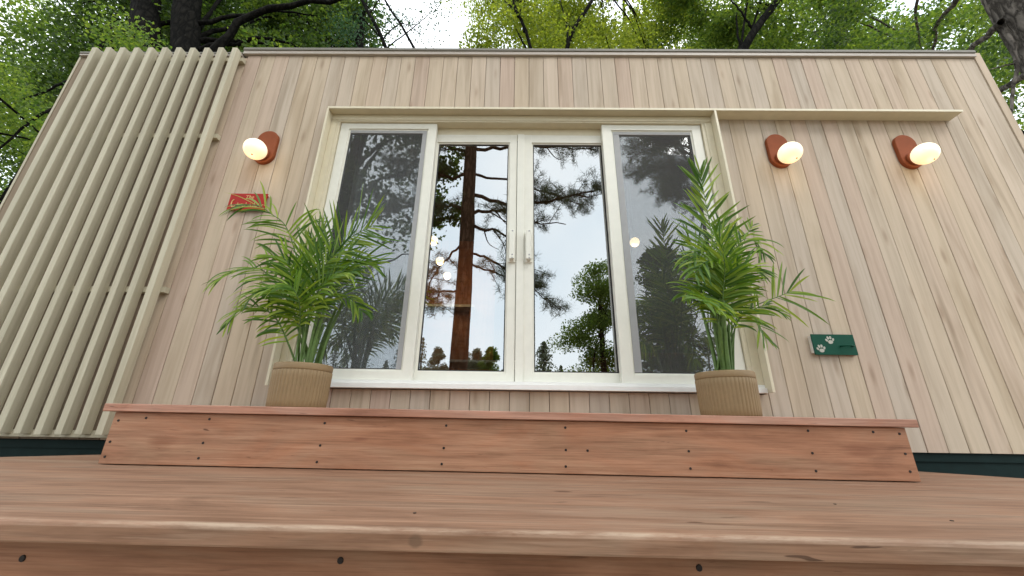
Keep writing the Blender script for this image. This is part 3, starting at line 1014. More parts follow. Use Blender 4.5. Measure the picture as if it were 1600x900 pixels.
for x, y in [(-.236, -1.463), (.95, -1.209), (1.081, -1.408)]:
    screw(sm3, deck, x, y, 0.0195, R(90))

# ------------------------------------------------------------------ planters
def planter(label, x, y, z, Rt=0.143, Rb=0.138, H=0.233):
    t = thing("planter", label, "planter", (x, y, z), "ribbed tan planters either side of the doors")
    seg, ribs = 336, 48
    a = np.linspace(0, 2 * np.pi, seg, endpoint=False)
    rib = 0.0075 * np.abs(np.cos(a * ribs / 2)) ** 0.6
    V = []
    prof = [(0.0, Rb - 0.012, 0), (0.004, Rb, 0), (0.012, Rb + 0.0005, 0.8)]
    for k in range(1, 7):
        f = k / 6
        prof.append((0.012 + f * (H - 0.052), Rb + (Rt - Rb) * f * 0.95, 1))
    prof += [(H - 0.036, Rt - 0.0015, 0.4), (H - 0.034, Rt + 0.0045, 0), (H - 0.030, Rt + 0.0055, 0), (H - 0.006, Rt + 0.0062, 0), (H, Rt + 0.002, 0), (H, Rt - 0.010, 0), (H - 0.045, Rt - 0.014, 0)]
    for zz, r, w in prof:
        rr = r + w * rib
        V.append(np.stack([rr * np.cos(a), rr * np.sin(a), np.full(seg, zz)], 1))
    V = np.concatenate(V)
    F = []
    for i in range(len(prof) - 1):
        for k in range(seg):
            j = (k + 1) % seg
            F.append((i * seg + k, i * seg + j, (i + 1) * seg + j, (i + 1) * seg + k))
    np_mesh("pot", V, F, MT['pot'], t, True)
    bm = bmesh.new()
    bmesh.ops.create_circle(bm, cap_ends=True, segments=40, radius=Rt - 0.013)
    bmesh.ops.subdivide_edges(bm, edges=bm.edges, cuts=2, use_grid_fill=True)
    for v in bm.verts:
        v.co.z = H - 0.034 + random.uniform(-.004, .006)
    from_bm("soil", bm, MT['soil'], t)
    return t
planter("ribbed tan pot holding a palm, left of the glass doors", -1.178, -0.345, 0.2885)
planter("ribbed tan pot holding a palm, right of the glass doors", 1.146, -0.345, 0.276)

# ------------------------------------------------------------------ palms
def nrm(v):
    return v / (np.linalg.norm(v) + 1e-9)

def frond(parent, pts, n_hint, llen=0.27, t0=0.36, pairs=30, droop=0.5, wid=0.0128, vee=0.15, sweep=0.75):
    P = curve3(pts, 40)
    seglen = np.r_[0, np.cumsum(np.linalg.norm(np.diff(P, axis=0), axis=1))]
    s = seglen / seglen[-1]
    tub = tube_arrays(P, 0.0062 * (1 - 0.84 * s) + 0.0006, 6)
    st = np_mesh("frond", tub[0], tub[1], MT['palm_stem'], parent, True)
    V, F = [], []
    off = 0
    nh = nrm(np.array(n_hint, float))
    pairs = int(pairs * 1.35) if pairs > 8 else pairs
    llen *= 1.1
    for k in range(pairs):
        f = (k + 0.5) / pairs
        u = t0 + (1 - t0) * f
        for side in (-1, 1):
            if random.random() < 0.06:
                continue
            uu = min(0.999, u + random.uniform(-.012, .012))
            p = np.array([np.interp(uu, s, P[:, c]) for c in range(3)])
            q = np.array([np.interp(min(1, uu + .02), s, P[:, c]) for c in range(3)])
            q0 = np.array([np.interp(max(0, uu - .02), s, P[:, c]) for c in range(3)])
            T = nrm(q - q0)
            S = nrm(np.cross(T, nh)) * side
            N = nrm(np.cross(S, T)) * side
            prof = (0.55 + 0.45 * math.sin(math.pi * min(1, f * 1.25 + 0.12))) if f < 0.75 else (1.0 - 0.55 * (f - 0.75) / 0.25) * 0.93
            ln = llen * prof * random.uniform(0.8, 1.12)
            sw = sweep * (0.55 + 0.95 * f) + random.uniform(-.2, .2)
            d = nrm(S * math.cos(sw) + T * math.sin(sw) + N * (vee + random.uniform(-.22, .22)))
            dr = droop * random.uniform(0.4, 1.7)
            ns_ = 7
            c = p.copy()
            dd = d.copy()
            tw = random.uniform(-.5, .5)
            pts_ = []
            for i in range(ns_ + 1):
                w = wid * (0.30 + 0.70 * math.sin(math.pi * min(1, (i / ns_) * 0.9 + 0.1))) * (1 if i < ns_ else 0.06) * (0.75 + 0.25 * prof)
                wd = nrm(np.cross(dd, N))
                nn = nrm(np.cross(wd, dd))
                wd = nrm(wd * math.cos(tw) + nn * math.sin(tw))
                nn = nrm(np.cross(wd, dd))
                pts_.append((c + wd * w / 2 + nn * w * 0.16, c.copy(), c - wd * w / 2 + nn * w * 0.16))
                dd = nrm(dd + np.array([0, 0, -1.0]) * dr * 0.17 * (i + 1) / ns_)
                c = c + dd * ln / ns_
            for i, (a, b, e) in enumerate(pts_):
                V += [a, b, e]
                if i:
                    o_ = off + 3 * (i - 1)
                    F += [(o_, o_ + 1, o_ + 4, o_ + 3), (o_ + 1, o_ + 2, o_ + 5, o_ + 4)]
            off += 3 * (ns_ + 1)
    lf = np_mesh("leaflet", np.array(V), np.array(F), MT['frond'], st, True)
    lf['kind'] = 'stuff'
    return st

FR = (0, -1, 0.25)
UPF = (0, -0.75, 0.7)
def palm(label, cx, cy, cz, fr):
    t = thing("palm", label, "plant", (cx, cy, cz), "potted areca palms beside the doors")
    for pts, nh, kw in fr:
        b = (random.uniform(-.05, .05), random.uniform(-.05, .05), -0.004)
        frond(t, [b] + [(x - cx, y - cy, z - cz) for x, y, z in pts], nh, **kw)
    for k in range(7):
        a = random.uniform(0, 6.28)
        r0 = random.uniform(0.01, 0.07)
        x0, y0 = r0 * math.cos(a), r0 * math.sin(a)
        h = random.uniform(0.25, 0.5)
        V, F = tube_arrays(curve3([(x0, y0, -0.004), (x0 * 1.4, y0 * 1.4, h * 0.5), (x0 * 2.2, y0 * 2.2, h)], 8), np.linspace(0.012, 0.004, 20), 7)
        np_mesh("cane", V, F, MT['palm_stem'], t, True)
    return t

pl = [
    ([(-1.24, -0.36, 0.90), (-1.32, -0.38, 1.13), (-1.43, -0.40, 1.36), (-1.53, -0.42, 1.44), (-1.62, -0.44, 1.49), (-1.72, -0.46, 1.47)], (0.1, -0.9, .45), dict(llen=.25, droop=1.3, pairs=21, t0=.40, vee=0.0)),
    ([(-1.19, -0.38, 0.93), (-1.11, -0.42, 1.14), (-0.99, -0.46, 1.26), (-0.85, -0.50, 1.32)], (0.1, -1, .1), dict(llen=.30, droop=.10, pairs=24, t0=.5, vee=0.05, sweep=.6)),
    ([(-1.26, -0.36, 1.02), (-1.25, -0.36, 1.22), (-1.22, -0.36, 1.36)], FR, dict(llen=.21, droop=.15, pairs=15, t0=.55, sweep=.95)),
    ([(-1.28, -0.38, 0.81), (-1.38, -0.42, 0.97), (-1.50, -0.45, 1.06), (-1.61, -0.48, 1.03), (-1.69, -0.50, 0.96)], UPF, dict(llen=.19, droop=1.5, pairs=20, t0=.42)),
    ([(-1.25, -0.42, 0.80), (-1.32, -0.48, 0.90), (-1.40, -0.52, 0.91), (-1.45, -0.54, 0.84)], UPF, dict(llen=.18, droop=1.3, pairs=18, t0=.40)),
    ([(-1.28, -0.40, 0.66), (-1.33, -0.45, 0.76), (-1.42, -0.48, 0.82), (-1.51, -0.50, 0.79), (-1.54, -0.52, 0.70)], UPF, dict(llen=.15, droop=1.1, pairs=18, t0=.28)),
    ([(-1.20, -0.34, 0.78), (-1.15, -0.32, 0.92), (-1.03, -0.31, 0.95), (-0.92, -0.30, 0.85)], UPF, dict(llen=.19, droop=1.2, pairs=20, t0=.45)),
    ([(-1.17, -0.42, 0.80), (-1.10, -0.48, 0.93), (-1.00, -0.52, 1.00), (-0.89, -0.54, 1.01)], (.1, -.9, .5), dict(llen=.21, droop=.7, pairs=22, t0=.42)),
    ([(-1.19, -0.36, 0.90), (-1.11, -0.36, 1.08), (-0.98, -0.36, 1.15), (-0.85, -0.36, 1.14)], FR, dict(llen=.22, droop=.5, pairs=22, t0=.48)),
    ([(-1.27, -0.30, 0.83), (-1.35, -0.28, 1.07), (-1.36, -0.27, 1.22), (-1.31, -0.26, 1.32)], FR, dict(llen=.20, droop=.5, pairs=20, t0=.48)),
    ([(-1.18, -0.40, 0.85), (-1.13, -0.46, 1.02), (-1.05, -0.50, 1.12), (-0.96, -0.52, 1.14)], (.1, -.95, .35), dict(llen=.24, droop=.35, pairs=20, t0=.45)),
    ([(-1.24, -0.40, 0.82), (-1.29, -0.46, 1.00), (-1.33, -0.48, 1.10), (-1.40, -0.50, 1.12)], FR, dict(llen=.20, droop=.9, pairs=18, t0=.45)),
    ([(-1.20, -0.44, 0.76), (-1.21, -0.50, 0.88), (-1.26, -0.54, 0.93), (-1.33, -0.58, 0.88)], UPF, dict(llen=.17, droop=1.3, pairs=18, t0=.42)),
]
palm("bushy areca palm in the pot left of the doors, one frond over the red sign", -1.178, -0.345, 0.488, pl)
pr_ = [
    ([(1.21, -0.34, 0.97), (1.22, -0.34, 1.33), (1.22, -0.34, 1.60), (1.21, -0.35, 1.84)], FR, dict(llen=.25, droop=.12, pairs=22, t0=.46, vee=.05, sweep=.80, wid=.017)),
    ([(1.24, -0.30, 0.94), (1.28, -0.28, 1.20), (1.31, -0.27, 1.38), (1.34, -0.26, 1.50)], FR, dict(llen=.19, droop=.25, pairs=18, t0=.55, sweep=.85)),
    ([(1.24, -0.36, 0.96), (1.31, -0.38, 1.20), (1.37, -0.40, 1.30), (1.43, -0.42, 1.28), (1.45, -0.44, 1.18)], (-.2, -.9, .4), dict(llen=.17, droop=1.2, pairs=20, t0=.5)),
    ([(1.16, -0.40, 0.91), (1.15, -0.44, 1.11), (1.11, -0.47, 1.19), (1.02, -0.50, 1.17), (0.95, -0.52, 1.08)], UPF, dict(llen=.20, droop=1.1, pairs=22, t0=.42)),
    ([(1.15, -0.42, 0.87), (1.16, -0.47, 1.04), (1.11, -0.52, 1.10), (1.03, -0.56, 1.08), (0.96, -0.58, 1.00)], UPF, dict(llen=.20, droop=1.0, pairs=22, t0=.42)),
    ([(1.12, -0.42, 0.75), (1.07, -0.50, 0.84), (1.00, -0.58, 0.86), (0.94, -0.64, 0.83)], (.2, -.55, .8), dict(llen=.20, droop=.9, pairs=13, t0=.62, sweep=.45, wid=.018)),
    ([(1.26, -0.36, 0.79), (1.38, -0.37, 0.89), (1.50, -0.38, 0.94), (1.60, -0.38, 0.98)], (0, -.95, .3), dict(llen=.24, droop=.5, pairs=6, t0=.80, sweep=.75, wid=.014)),
    ([(1.25, -0.36, 0.77), (1.35, -0.38, 0.86), (1.44, -0.39, 0.89), (1.50, -0.40, 0.84)], UPF, dict(llen=.13, droop=1.0, pairs=12, t0=.55)),
    ([(1.23, -0.38, 0.77), (1.28, -0.40, 0.84), (1.34, -0.41, 0.80), (1.37, -0.42, 0.69)], UPF, dict(llen=.15, droop=.9, pairs=11, t0=.5)),
    ([(1.34, -0.24, 1.01), (1.48, -0.18, 1.32), (1.57, -0.15, 1.47), (1.63, -0.14, 1.55)], FR, dict(llen=.10, droop=.2, pairs=7, t0=.86, sweep=.7)),
    ([(1.19, -0.42, 0.87), (1.23, -0.46, 1.01), (1.30, -0.48, 1.08), (1.37, -0.50, 1.05)], (.1, -.9, .5), dict(llen=.19, droop=1.0, pairs=20, t0=.45)),
    ([(1.16, -0.44, 0.90), (1.17, -0.50, 1.07), (1.15, -0.54, 1.19), (1.12, -0.56, 1.26)], FR, dict(llen=.20, droop=.6, pairs=20, t0=.45)),
    ([(1.20, -0.30, 0.85), (1.19, -0.29, 1.10), (1.15, -0.28, 1.28), (1.08, -0.28, 1.38)], FR, dict(llen=.21, droop=.5, pairs=20, t0=.5)),
    ([(1.15, -0.38, 0.84), (1.10, -0.40, 0.97), (1.02, -0.42, 0.98), (0.95, -0.43, 0.93)], UPF, dict(llen=.17, droop=1.1, pairs=18, t0=.45)),
]
palm("tall areca palm in the pot right of the doors, one long frond reaching right", 1.146, -0.345, 0.476, pr_)

# ------------------------------------------------------------------ trees
def leaves_arr(centres, radii, counts, size, flat=0.55, up=0.5):
    """many small two-triangle leaves scattered through clumps"""
    C, Rr = [], []
    for c, r, n in zip(centres, radii, counts):
        d = rng.normal(size=(n, 3))
        d /= np.linalg.norm(d, axis=1)[:, None]
        rad = rng.random(n) ** 0.5
        C.append(np.array(c) + d * (rad * r)[:, None] * np.array([1, 1, flat]))
    C = np.concatenate(C)
    n = len(C)
    N = rng.normal(size=(n, 3)); N[:, 2] += up * np.sign(rng.random(n) - 0.1)
    N /= np.linalg.norm(N, axis=1)[:, None]
    A = np.cross(N, rng.normal(size=(n, 3))); A /= np.linalg.norm(A, axis=1)[:, None]
    B = np.cross(N, A)
    s = size * rng.uniform(0.6, 1.25, n)[:, None]
    fold = 0.18
    V = np.stack([C - A * s * 0.5, C + B * s * 0.36 + N * s * fold, C + A * s * 0.55, C - B * s * 0.36 + N * s * fold], 1).reshape(-1, 3)
    base = np.arange(n)[:, None] * 4
    F = np.concatenate([base + np.array([[0, 1, 2]]), base + np.array([[0, 2, 3]])], 0)
    return V, F

def tufts_arr(centres, n_need, length, width=0.004, spread=1.0):
    C = np.repeat(np.asarray(centres, float), n_need, axis=0)
    n = len(C)
    D = rng.normal(size=(n, 3)); D[:, 2] += 0.5
    D /= np.linalg.norm(D, axis=1)[:, None]
    ln = length * rng.uniform(0.6, 1.15, n)[:, None]
    S = np.cross(D, rng.normal(size=(n, 3))); S /= np.linalg.norm(S, axis=1)[:, None]
    C = C + rng.normal(size=(n, 3)) * 0.035 * spread
    w = width
    V = np.stack([C - S * w, C + S * w, C + D * ln + S * w * 0.3, C + D * ln - S * w * 0.3], 1).reshape(-1, 3)
    F = np.arange(n)[:, None] * 4 + np.array([[0, 1, 2, 3]])
    return V, F

def tree(name, label, trunk, radii, limbs, clumps, leafmat, bark, leaf=0.11, per=300, cat="tree", group=None, flat=0.55):
    """trunk: list of points; limbs: list of (points, r0, r1); clumps: list of (x, y, z, r[, density])"""
    base = trunk[0]
    t = thing(name, label, cat, base, group)
    b = np.array(base)
    P = curve3(trunk, 16)
    rr = np.interp(np.linspace(0, 1, len(P)), np.linspace(0, 1, len(radii)), radii)
    V, F = tube_arrays(P - b, rr, 14, 0.03)
    np_mesh("trunk", V, F, MT[bark], t, True)
    for pts, r0, r1 in limbs:
        Q = curve3(pts, 14)
        Q = Q + np.concatenate([[[0, 0, 0]], rng.normal(size=(len(Q) - 1, 3)) * r0 * 0.35])
        V, F = tube_arrays(Q - b, np.linspace(r0, r1, len(Q)), 7)
        np_mesh("limb", V, F, MT[bark], t, True)
    if clumps:
        cs = [np.array(c[:3]) - b for c in clumps]
        V, F = leaves_arr(cs, [c[3] for c in clumps], [int(per * (c[4] if len(c) > 4 else 1)) for c in clumps], leaf, flat)
        cr_ = np_mesh("crown", V, F, MT[leafmat], t)
    return t

def rnd_clumps(n, x, y, z, r, dens=(0.7, 1.3)):
    return [(random.uniform(*x), random.uniform(*y), random.uniform(*z), random.uniform(*r), random.uniform(*dens)) for _ in range(n)]

def limbs_to(trunk, clumps, n, r0=0.07, r1=0.012):
    out = []
    for c in random.sample(clumps, min(n, len(clumps))):
        f = random.uniform(0.45, 0.9)
        a = np.array([np.interp(f, np.linspace(0, 1, len(trunk)), [p[i] for p in trunk]) for i in range(3)])
        e = np.array(c[:3])
        mdl = (a + e) / 2 + np.array([random.uniform(-.3, .3), random.uniform(-.3, .3), random.uniform(0.1, 0.6)])
        out.append(([a, mdl, e], r0, r1))
    return out

# --- behind the cabin
tr = [(-7.0, 5.0, -0.42), (-8.3, 5.0, 5.0), (-10.04, 5.0, 9.57), (-10.75, 5.0, 11.8), (-11.6, 5.2, 15)]
cl = rnd_clumps(70, (-17, -9.5), (5.8, 9), (9.0, 16), (0.9, 1.5), (0.9, 1.6))
tree("maple_tree", "dark trunked maple behind the slatted screen, left of the twin trunks", tr, [0.40, 0.36, 0.33, 0.31, 0.2],
     limbs_to(tr, cl, 8), cl, 'leaf_dark', 'bark', 0.11, 640, group="trees behind the cabin")
tr = [(-6.4, 5.0, -0.42), (-7.6, 5.0, 5.0), (-8.96, 5.0, 9.58), (-9.55, 5.0, 11.8), (-10.2, 5.2, 15)]
cl = rnd_clumps(62, (-11.5, -5.2), (5.9, 9), (9.6, 15.5), (0.8, 1.4), (0.8, 1.5))
lb = limbs_to(tr, cl, 6)
lb.append(([(-8.5, 5.0, 8.2), (-8.0, 4.9, 9.63), (-7.5, 4.9, 10.9), (-6.0, 5.0, 11.6), (-4.6, 5.1, 11.9)], 0.13, 0.05))
tree("maple_tree", "dark trunked maple behind the roof, right of the twin trunks, with a bent limb", tr, [0.40, 0.36, 0.33, 0.31, 0.2],
     lb, cl, 'leaf_dark', 'bark', 0.11, 640, group="trees behind the cabin")
tr = [(-8.9, 3.2, -0.42), (-9.1, 3.3, 3), (-9.0, 3.4, 6), (-9.2, 3.6, 9)]
cl = rnd_clumps(46, (-14, -7.2), (2.5, 7), (2.2, 8.6), (0.7, 1.2), (0.6, 1.2))
tree("sapling_tree", "thin stemmed bright green sapling left of the cabin's slatted end", tr, [0.10, 0.08, 0.06, 0.03],
     limbs_to(tr, cl, 8, 0.035, 0.008), cl, 'leaf_mid', 'bark', 0.075, 760, group="trees behind the cabin")
tr = [(-11.5, 1.8, -0.42), (-11.4, 2.0, 4), (-11.0, 2.2, 8)]
cl = rnd_clumps(34, (-14, -9), (5, 9), (1.5, 7.5), (0.8, 1.4), (0.6, 1.2))
tree("sapling_tree", "slender dark stemmed tree at the left edge of the wood", tr, [0.12, 0.09, 0.05],
     limbs_to(tr, cl, 6, 0.03, 0.008), cl, 'leaf_dark', 'bark', 0.08, 760, group="trees behind the cabin")
tr = [(-4.2, 7.0, -0.42), (-4.6, 6.6, 6), (-5.0, 6.3, 11), (-5.2, 6.3, 14)]
cl = rnd_clumps(22, (-8.5, -5.6), (5.5, 7.5), (9.8, 14), (0.7, 1.1), (0.8, 1.4))
tree("maple_tree", "mid green leafy tree above the roof, just right of the bent limb", tr, [0.2, 0.17, 0.12, 0.06],
     limbs_to(tr, cl, 6), cl, 'leaf_mid', 'bark', 0.12, 380, group="trees behind the cabin")
# thin leaning stems with sparse needles in the sky gap
tr = [(-2.2, 5.2, -0.42), (-2.6, 5.1, 6.5), (-3.52, 5.0, 9.6), (-4.5, 5.0, 11.6), (-5.3, 5.0, 13.5)]
cl = rnd_clumps(16, (-5.2, -2.2), (4.8, 6.0), (9.6, 13), (0.35, 0.7), (0.2, 0.5))
tree("pine_tree", "thin leaning pine stem with sparse needles against the bright sky gap", tr, [0.10, 0.08, 0.05, 0.045, 0.02],
     [([(-3.0, 5.1, 8.6), (-2.75, 5.0, 9.61), (-3.86, 5.0, 11.6), (-4.4, 5, 13)], 0.045, 0.02)] + limbs_to(tr, cl, 6, 0.02, 0.006), cl, 'leaf_blue', 'bark', 0.06, 420, group="trees behind the cabin")
tr = [(1.0, 5.2, -0.42), (0.8, 5.1, 5), (0.33, 5.0, 9.63), (-0.21, 5.0, 11.6), (-0.8, 5.0, 14)]
cl = rnd_clumps(34, (-1.9, 2.0), (5, 9), (9.8, 16.5), (0.6, 1.1), (0.9, 1.9))
tree("birch_tree", "lime green tree with a thin leaning stem above the middle of the roof", tr, [0.10, 0.08, 0.045, 0.04, 0.02],
     limbs_to(tr, cl, 7, 0.03, 0.008), cl, 'leaf_lime', 'bark', 0.085, 640, group="trees behind the cabin")
tr = [(0.6, 5.4, -0.42), (0.9, 5.2, 5), (1.26, 5.0, 9.63), (2.06, 5.0, 11.62), (2.8, 5.0, 14)]
cl = rnd_clumps(42, (0.9, 5.4), (5, 9), (9.6, 16), (0.6, 1.1), (0.9, 1.9))
lb = limbs_to(tr, cl, 7, 0.03, 0.008)
lb.append(([(1.5, 5, 10.3), (1.25, 5, 11), (1.1, 5, 12)], 0.025, 0.01))
tree("birch_tree", "lime green tree with a forked dark stem, right of the middle of the roof", tr, [0.10, 0.09, 0.055, 0.05, 0.02],
     lb, cl, 'leaf_lime', 'bark', 0.085, 640, group="trees behind the cabin")
tr = [(2.6, 6.0, -0.42), (4.2, 5.4, 6), (5.93, 5.0, 9.66), (7.28, 5.0, 11.63), (8.4, 5.0, 13.5)]
cl = rnd_clumps(60, (4.2, 9.6), (5.2, 9), (9.4, 15.5), (0.6, 1.2), (0.9, 1.8))
tree("leaning_tree", "leaning dark stem with blue green foliage above the right lamps", tr, [0.18, 0.14, 0.11, 0.09, 0.04],
     limbs_to(tr, cl, 8, 0.035, 0.008) + [([(6.4, 5, 10.4), (6.2, 5, 11), (5.9, 5, 12)], 0.04, 0.015)], cl, 'leaf_mid', 'bark', 0.09, 560, group="trees behind the cabin")
tr = [(10.5, 7.0, -0.42), (10.3, 6.8, 6), (10.6, 6.6, 12), (10.8, 6.6, 16)]
cl = rnd_clumps(70, (7.6, 16), (5, 9), (8.8, 15), (0.6, 1.1), (0.7, 1.5))
tree("maple_tree", "green maple with sky showing through, above the cabin's right end", tr, [0.2, 0.17, 0.12, 0.05],
     limbs_to(tr, cl, 10, 0.04, 0.008), cl, 'leaf_mid', 'bark_grey', 0.10, 560, group="trees behind the cabin")
tr = [(7.74, 1.6, -0.42), (7.72, 1.55, 3), (7.70, 1.5, 5.5), (7.72, 1.5, 9), (7.79, 1.5, 14)]
cl = rnd_clumps(30, (6.6, 12.5), (2.4, 6.5), (4.6, 9.4), (0.5, 0.95), (0.35, 0.8))
tree("large_tree", "thick grey rough barked trunk close to the cabin's right corner", tr, [0.50, 0.44, 0.42, 0.39, 0.3],
     [([(7.0, 1.5, 5.6), (6.9, 1.5, 5.09), (6.48, 1.5, 4.24), (6.3, 1.5, 3.9)], 0.03, 0.01), ([(6.9, 1.5, 5.05), (6.5, 1.45, 4.9), (6.1, 1.4, 4.7)], 0.012, 0.004)]
     + [([(7.2, 1.6, 5 + k), (8.2, 3, 5.6 + k), (9.5, 4.2, 5.4 + k * 1.1)], 0.05, 0.01) for k in range(4)], cl, 'leaf_dark', 'bark_grey', 0.08, 600, group="trees behind the cabin")

# taller trees further back fill the canopy
for lab, x, y, xr, zr, lm, n in (
        ("tall shady tree farthest back at the upper left corner", -19.0, 10.5, (-27, -13), (9, 22), 'leaf_mid', 85),
        ("tall dark tree farther back between the twin trunks", -11.5, 10.5, (-16, -8.2), (13, 21.5), 'leaf_dark', 60),
        ("tall pale green tree farther back, right of the forked stem", 5.0, 10.5, (1.5, 9.5), (13, 20.5), 'leaf_lime', 50),
        ("tall green tree farther back, left of the thick grey trunk", 14.5, 10.5, (9.5, 18.5), (12.5, 21), 'leaf_mid', 62),
        ("tall green tree farthest back at the upper right corner", 22.0, 10.0, (17.5, 29), (8, 21), 'leaf_mid', 72)):
    tr = [(x, y, -0.42), (x + .2, y, 7), (x, y + .2, 14), (x + .1, y, 20)]
    cl = rnd_clumps(n, xr, (y - 1.5, y + 2.5), zr, (1.0, 1.7), (0.7, 1.4))
    tree("background_tree", lab, tr, [.34, .27, .18, .06], limbs_to(tr, cl, 8, .08, .015), cl, lm, 'bark', 0.15, 420, group="trees behind the cabin", flat=0.7)

# --- in front of the cabin, seen mirrored in its glass
def pine(label, x, y, h, r, branches, name="pine_tree", tuft_len=0.15, n_need=26):
    base = (x, y, -0.42)
    t = thing(name, label, "tree", base, "trees mirrored in the glass doors")
    b = np.array(base)
    tr_ = [(x, y, -0.42), (x + 0.03, y, h * 0.3), (x - 0.02, y, h * 0.65), (x, y, h)]
    V, F = tube_arrays(curve3(tr_, 18) - b, np.linspace(r * 1.1, r * 0.5, 19), 14, 0.02)
    np_mesh("trunk", V, F, MT['bark_pine'], t, True)
    tufts = []
    for pts, r0, dens in branches:
        Q = curve3(pts, 18)
        wig = np.cumsum(rng.normal(size=(len(Q), 3)) * 0.035, axis=0)
        Q = Q + wig - wig[0]
        V, F = tube_arrays(Q - b, np.linspace(r0, r0 * 0.22, len(Q)), 7)
        np_mesh("limb", V, F, MT['bark_pine'], t, True)
        if r0 > 0.042:                      # bare side shoots
            for q in range(3):
                i0 = random.randint(4, len(Q) - 5)
                e_ = Q[i0] + nrm(Q[-1] - Q[0]) * random.uniform(.4, .9) + np.array([0, random.gauss(0, .25), random.uniform(-.5, .25)])
                W = curve3([Q[i0], (Q[i0] + e_) / 2 + rng.normal(size=3) * .06, e_], 10)
                V, F = tube_arrays(W - b, np.linspace(r0 * .4, .005, len(W)), 6)
                np_mesh("limb", V, F, MT['bark_pine'], t, True)
        L_ = np.linalg.norm(Q[-1] - Q[0])
        twigs = []
        for k in range(int(dens * 11 * L_)):
            f = random.uniform(0.3, 1.0)
            p = Q[int(f * (len(Q) - 1))]
            d = nrm(np.array([random.gauss(0, 1), random.gauss(0, 1), random.gauss(0.1, 0.45)]) + nrm(Q[-1] - Q[0]) * 0.7)
            e = p + d * random.uniform(0.25, 0.7)
            twigs.append(tube_arrays([p - b, (p + e) / 2 - b + np.array([0, 0, .03]), e - b], [0.009, 0.007, 0.004], 4))
            for s_ in range(4):
                tufts.append(p + (e - p) * (0.4 + 0.2 * s_) + np.array([random.gauss(0, .03) for _ in range(3)]))
        if twigs:
            V, F = merge(twigs)
            tw = np_mesh("twig", V, F, MT['bark_pine'], t)
            tw['kind'] = 'stuff'
    V, F = tufts_arr(np.array(tufts) - b, n_need, tuft_len, 0.0045)
    np_mesh("crown", V, F, MT['needle'], t)
    return t

PX, PY = -1.27, -5.9
br = []
def pb(z0, ex, ez, dens, r0=0.045, ey=None, mid=None):
    ey = PY + random.uniform(-.8, .8) if ey is None else ey
    m_ = mid or ((PX + ex) / 2, (PY + ey) / 2, (z0 + ez) / 2 + random.uniform(-.15, .25))
    br.append(([(PX, PY, z0), m_, (ex, ey, ez)], r0, dens))
pb(5.25, 0.95, 4.65, 0.9, 0.05, mid=(-0.35, -5.9, 5.25))
pb(5.0, 0.35, 3.45, 0.25, 0.045, mid=(-0.35, -5.9, 4.95))
pb(5.9, 2.3, 5.75, 1.1, 0.055, mid=(0.4, -5.8, 5.45))
pb(6.5, 1.7, 6.0, 1.0, 0.04)
pb(7.3, 2.6, 7.2, 1.2, 0.05)
pb(7.9, 1.2, 7.7, 1.0, 0.04)
pb(8.6, 2.5, 8.4, 1.3, 0.05)
pb(4.2, 1.25, 3.05, 1.0, 0.035, mid=(-0.1, -5.7, 3.75))
pb(3.9, 0.5, 3.4, 0.7, 0.03)
pb(3.3, -1.95, 2.55, 1.3, 0.03)
pb(4.6, -2.5, 3.2, 1.0, 0.035)
pb(5.4, -3.2, 5.1, 1.3, 0.045)
pb(6.4, -3.4, 6.6, 1.3, 0.045)
pb(7.2, -3.0, 7.6, 1.3, 0.045)
pb(8.2, -3.2, 8.6, 1.3, 0.045)
pb(9.4, 2.2, 9.8, 1.3, 0.05); pb(10.4, -2.2, 11, 1.2, 0.05); pb(11.2, 1.4, 12, 1.2, 0.04); pb(12.2, -1.0, 13.4, 1.0, 0.04)
pine("tall pine in front of the cabin, its trunk mirrored in the left inner pane", PX, PY, 14, 0.205, br)

br2 = []
for k in range(12):
    z0 = random.uniform(5.6, 11)
    a = random.uniform(0, 6.28)
    l = random.uniform(1.2, 2.6)
    br2.append(([(5.3, -6.9, z0), (5.3 + l * .5 * math.cos(a), -6.9 + l * .5 * math.sin(a), z0 + .25), (5.3 + l * math.cos(a), -6.9 + l * math.sin(a), z0 + random.uniform(-.2, .3))], 0.04, 1.5))
for ex, ez in ((3.3, 6.9), (3.6, 5.9), (3.9, 7.6), (4.1, 6.2), (3.4, 7.9)):
    br2.append(([(5.3, -6.9, ez - .2), (4.5, -6.4, ez + .1), (ex, -6.0, ez)], 0.045, 1.7))
pine("spreading pine mirrored high in the right screened pane", 5.3, -6.9, 13, 0.22, br2)

tr = [(-5.0, -6.2, -0.42), (-4.9, -6.2, 3), (-4.5, -6.1, 6), (-4.3, -6.2, 11)]
cl = rnd_clumps(40, (-7.4, -3.0), (-7.4, -5.2), (5.2, 11), (0.7, 1.2), (0.5, 1.2)) + rnd_clumps(10, (-3.4, -2.2), (-6.4, -5.4), (5.0, 8.5), (.5, .8), (.3, .7)) + rnd_clumps(14, (-2.4, -1.6), (-6.7, -5.9), (5.2, 7.6), (.25, .45), (.12, .25)) + [(-4.9, -5.8, 2.4, .7, .5), (-5.3, -5.8, 1.6, .8, .6), (-4.5, -6.2, 3.4, .7, .4)]
lb = limbs_to(tr, cl, 12, 0.07, 0.015) + [([(-4.9, -6.2, 2.6), (-3.8, -6.0, 3.6), (-2.6, -5.9, 4.1)], 0.05, 0.015)]
tree("oak_tree", "dense dark leafy tree mirrored in the left screened pane", tr, [0.30, 0.26, 0.2, 0.08], lb, cl, 'leaf_dark', 'bark', 0.13, 420, group="trees mirrored in the glass doors")

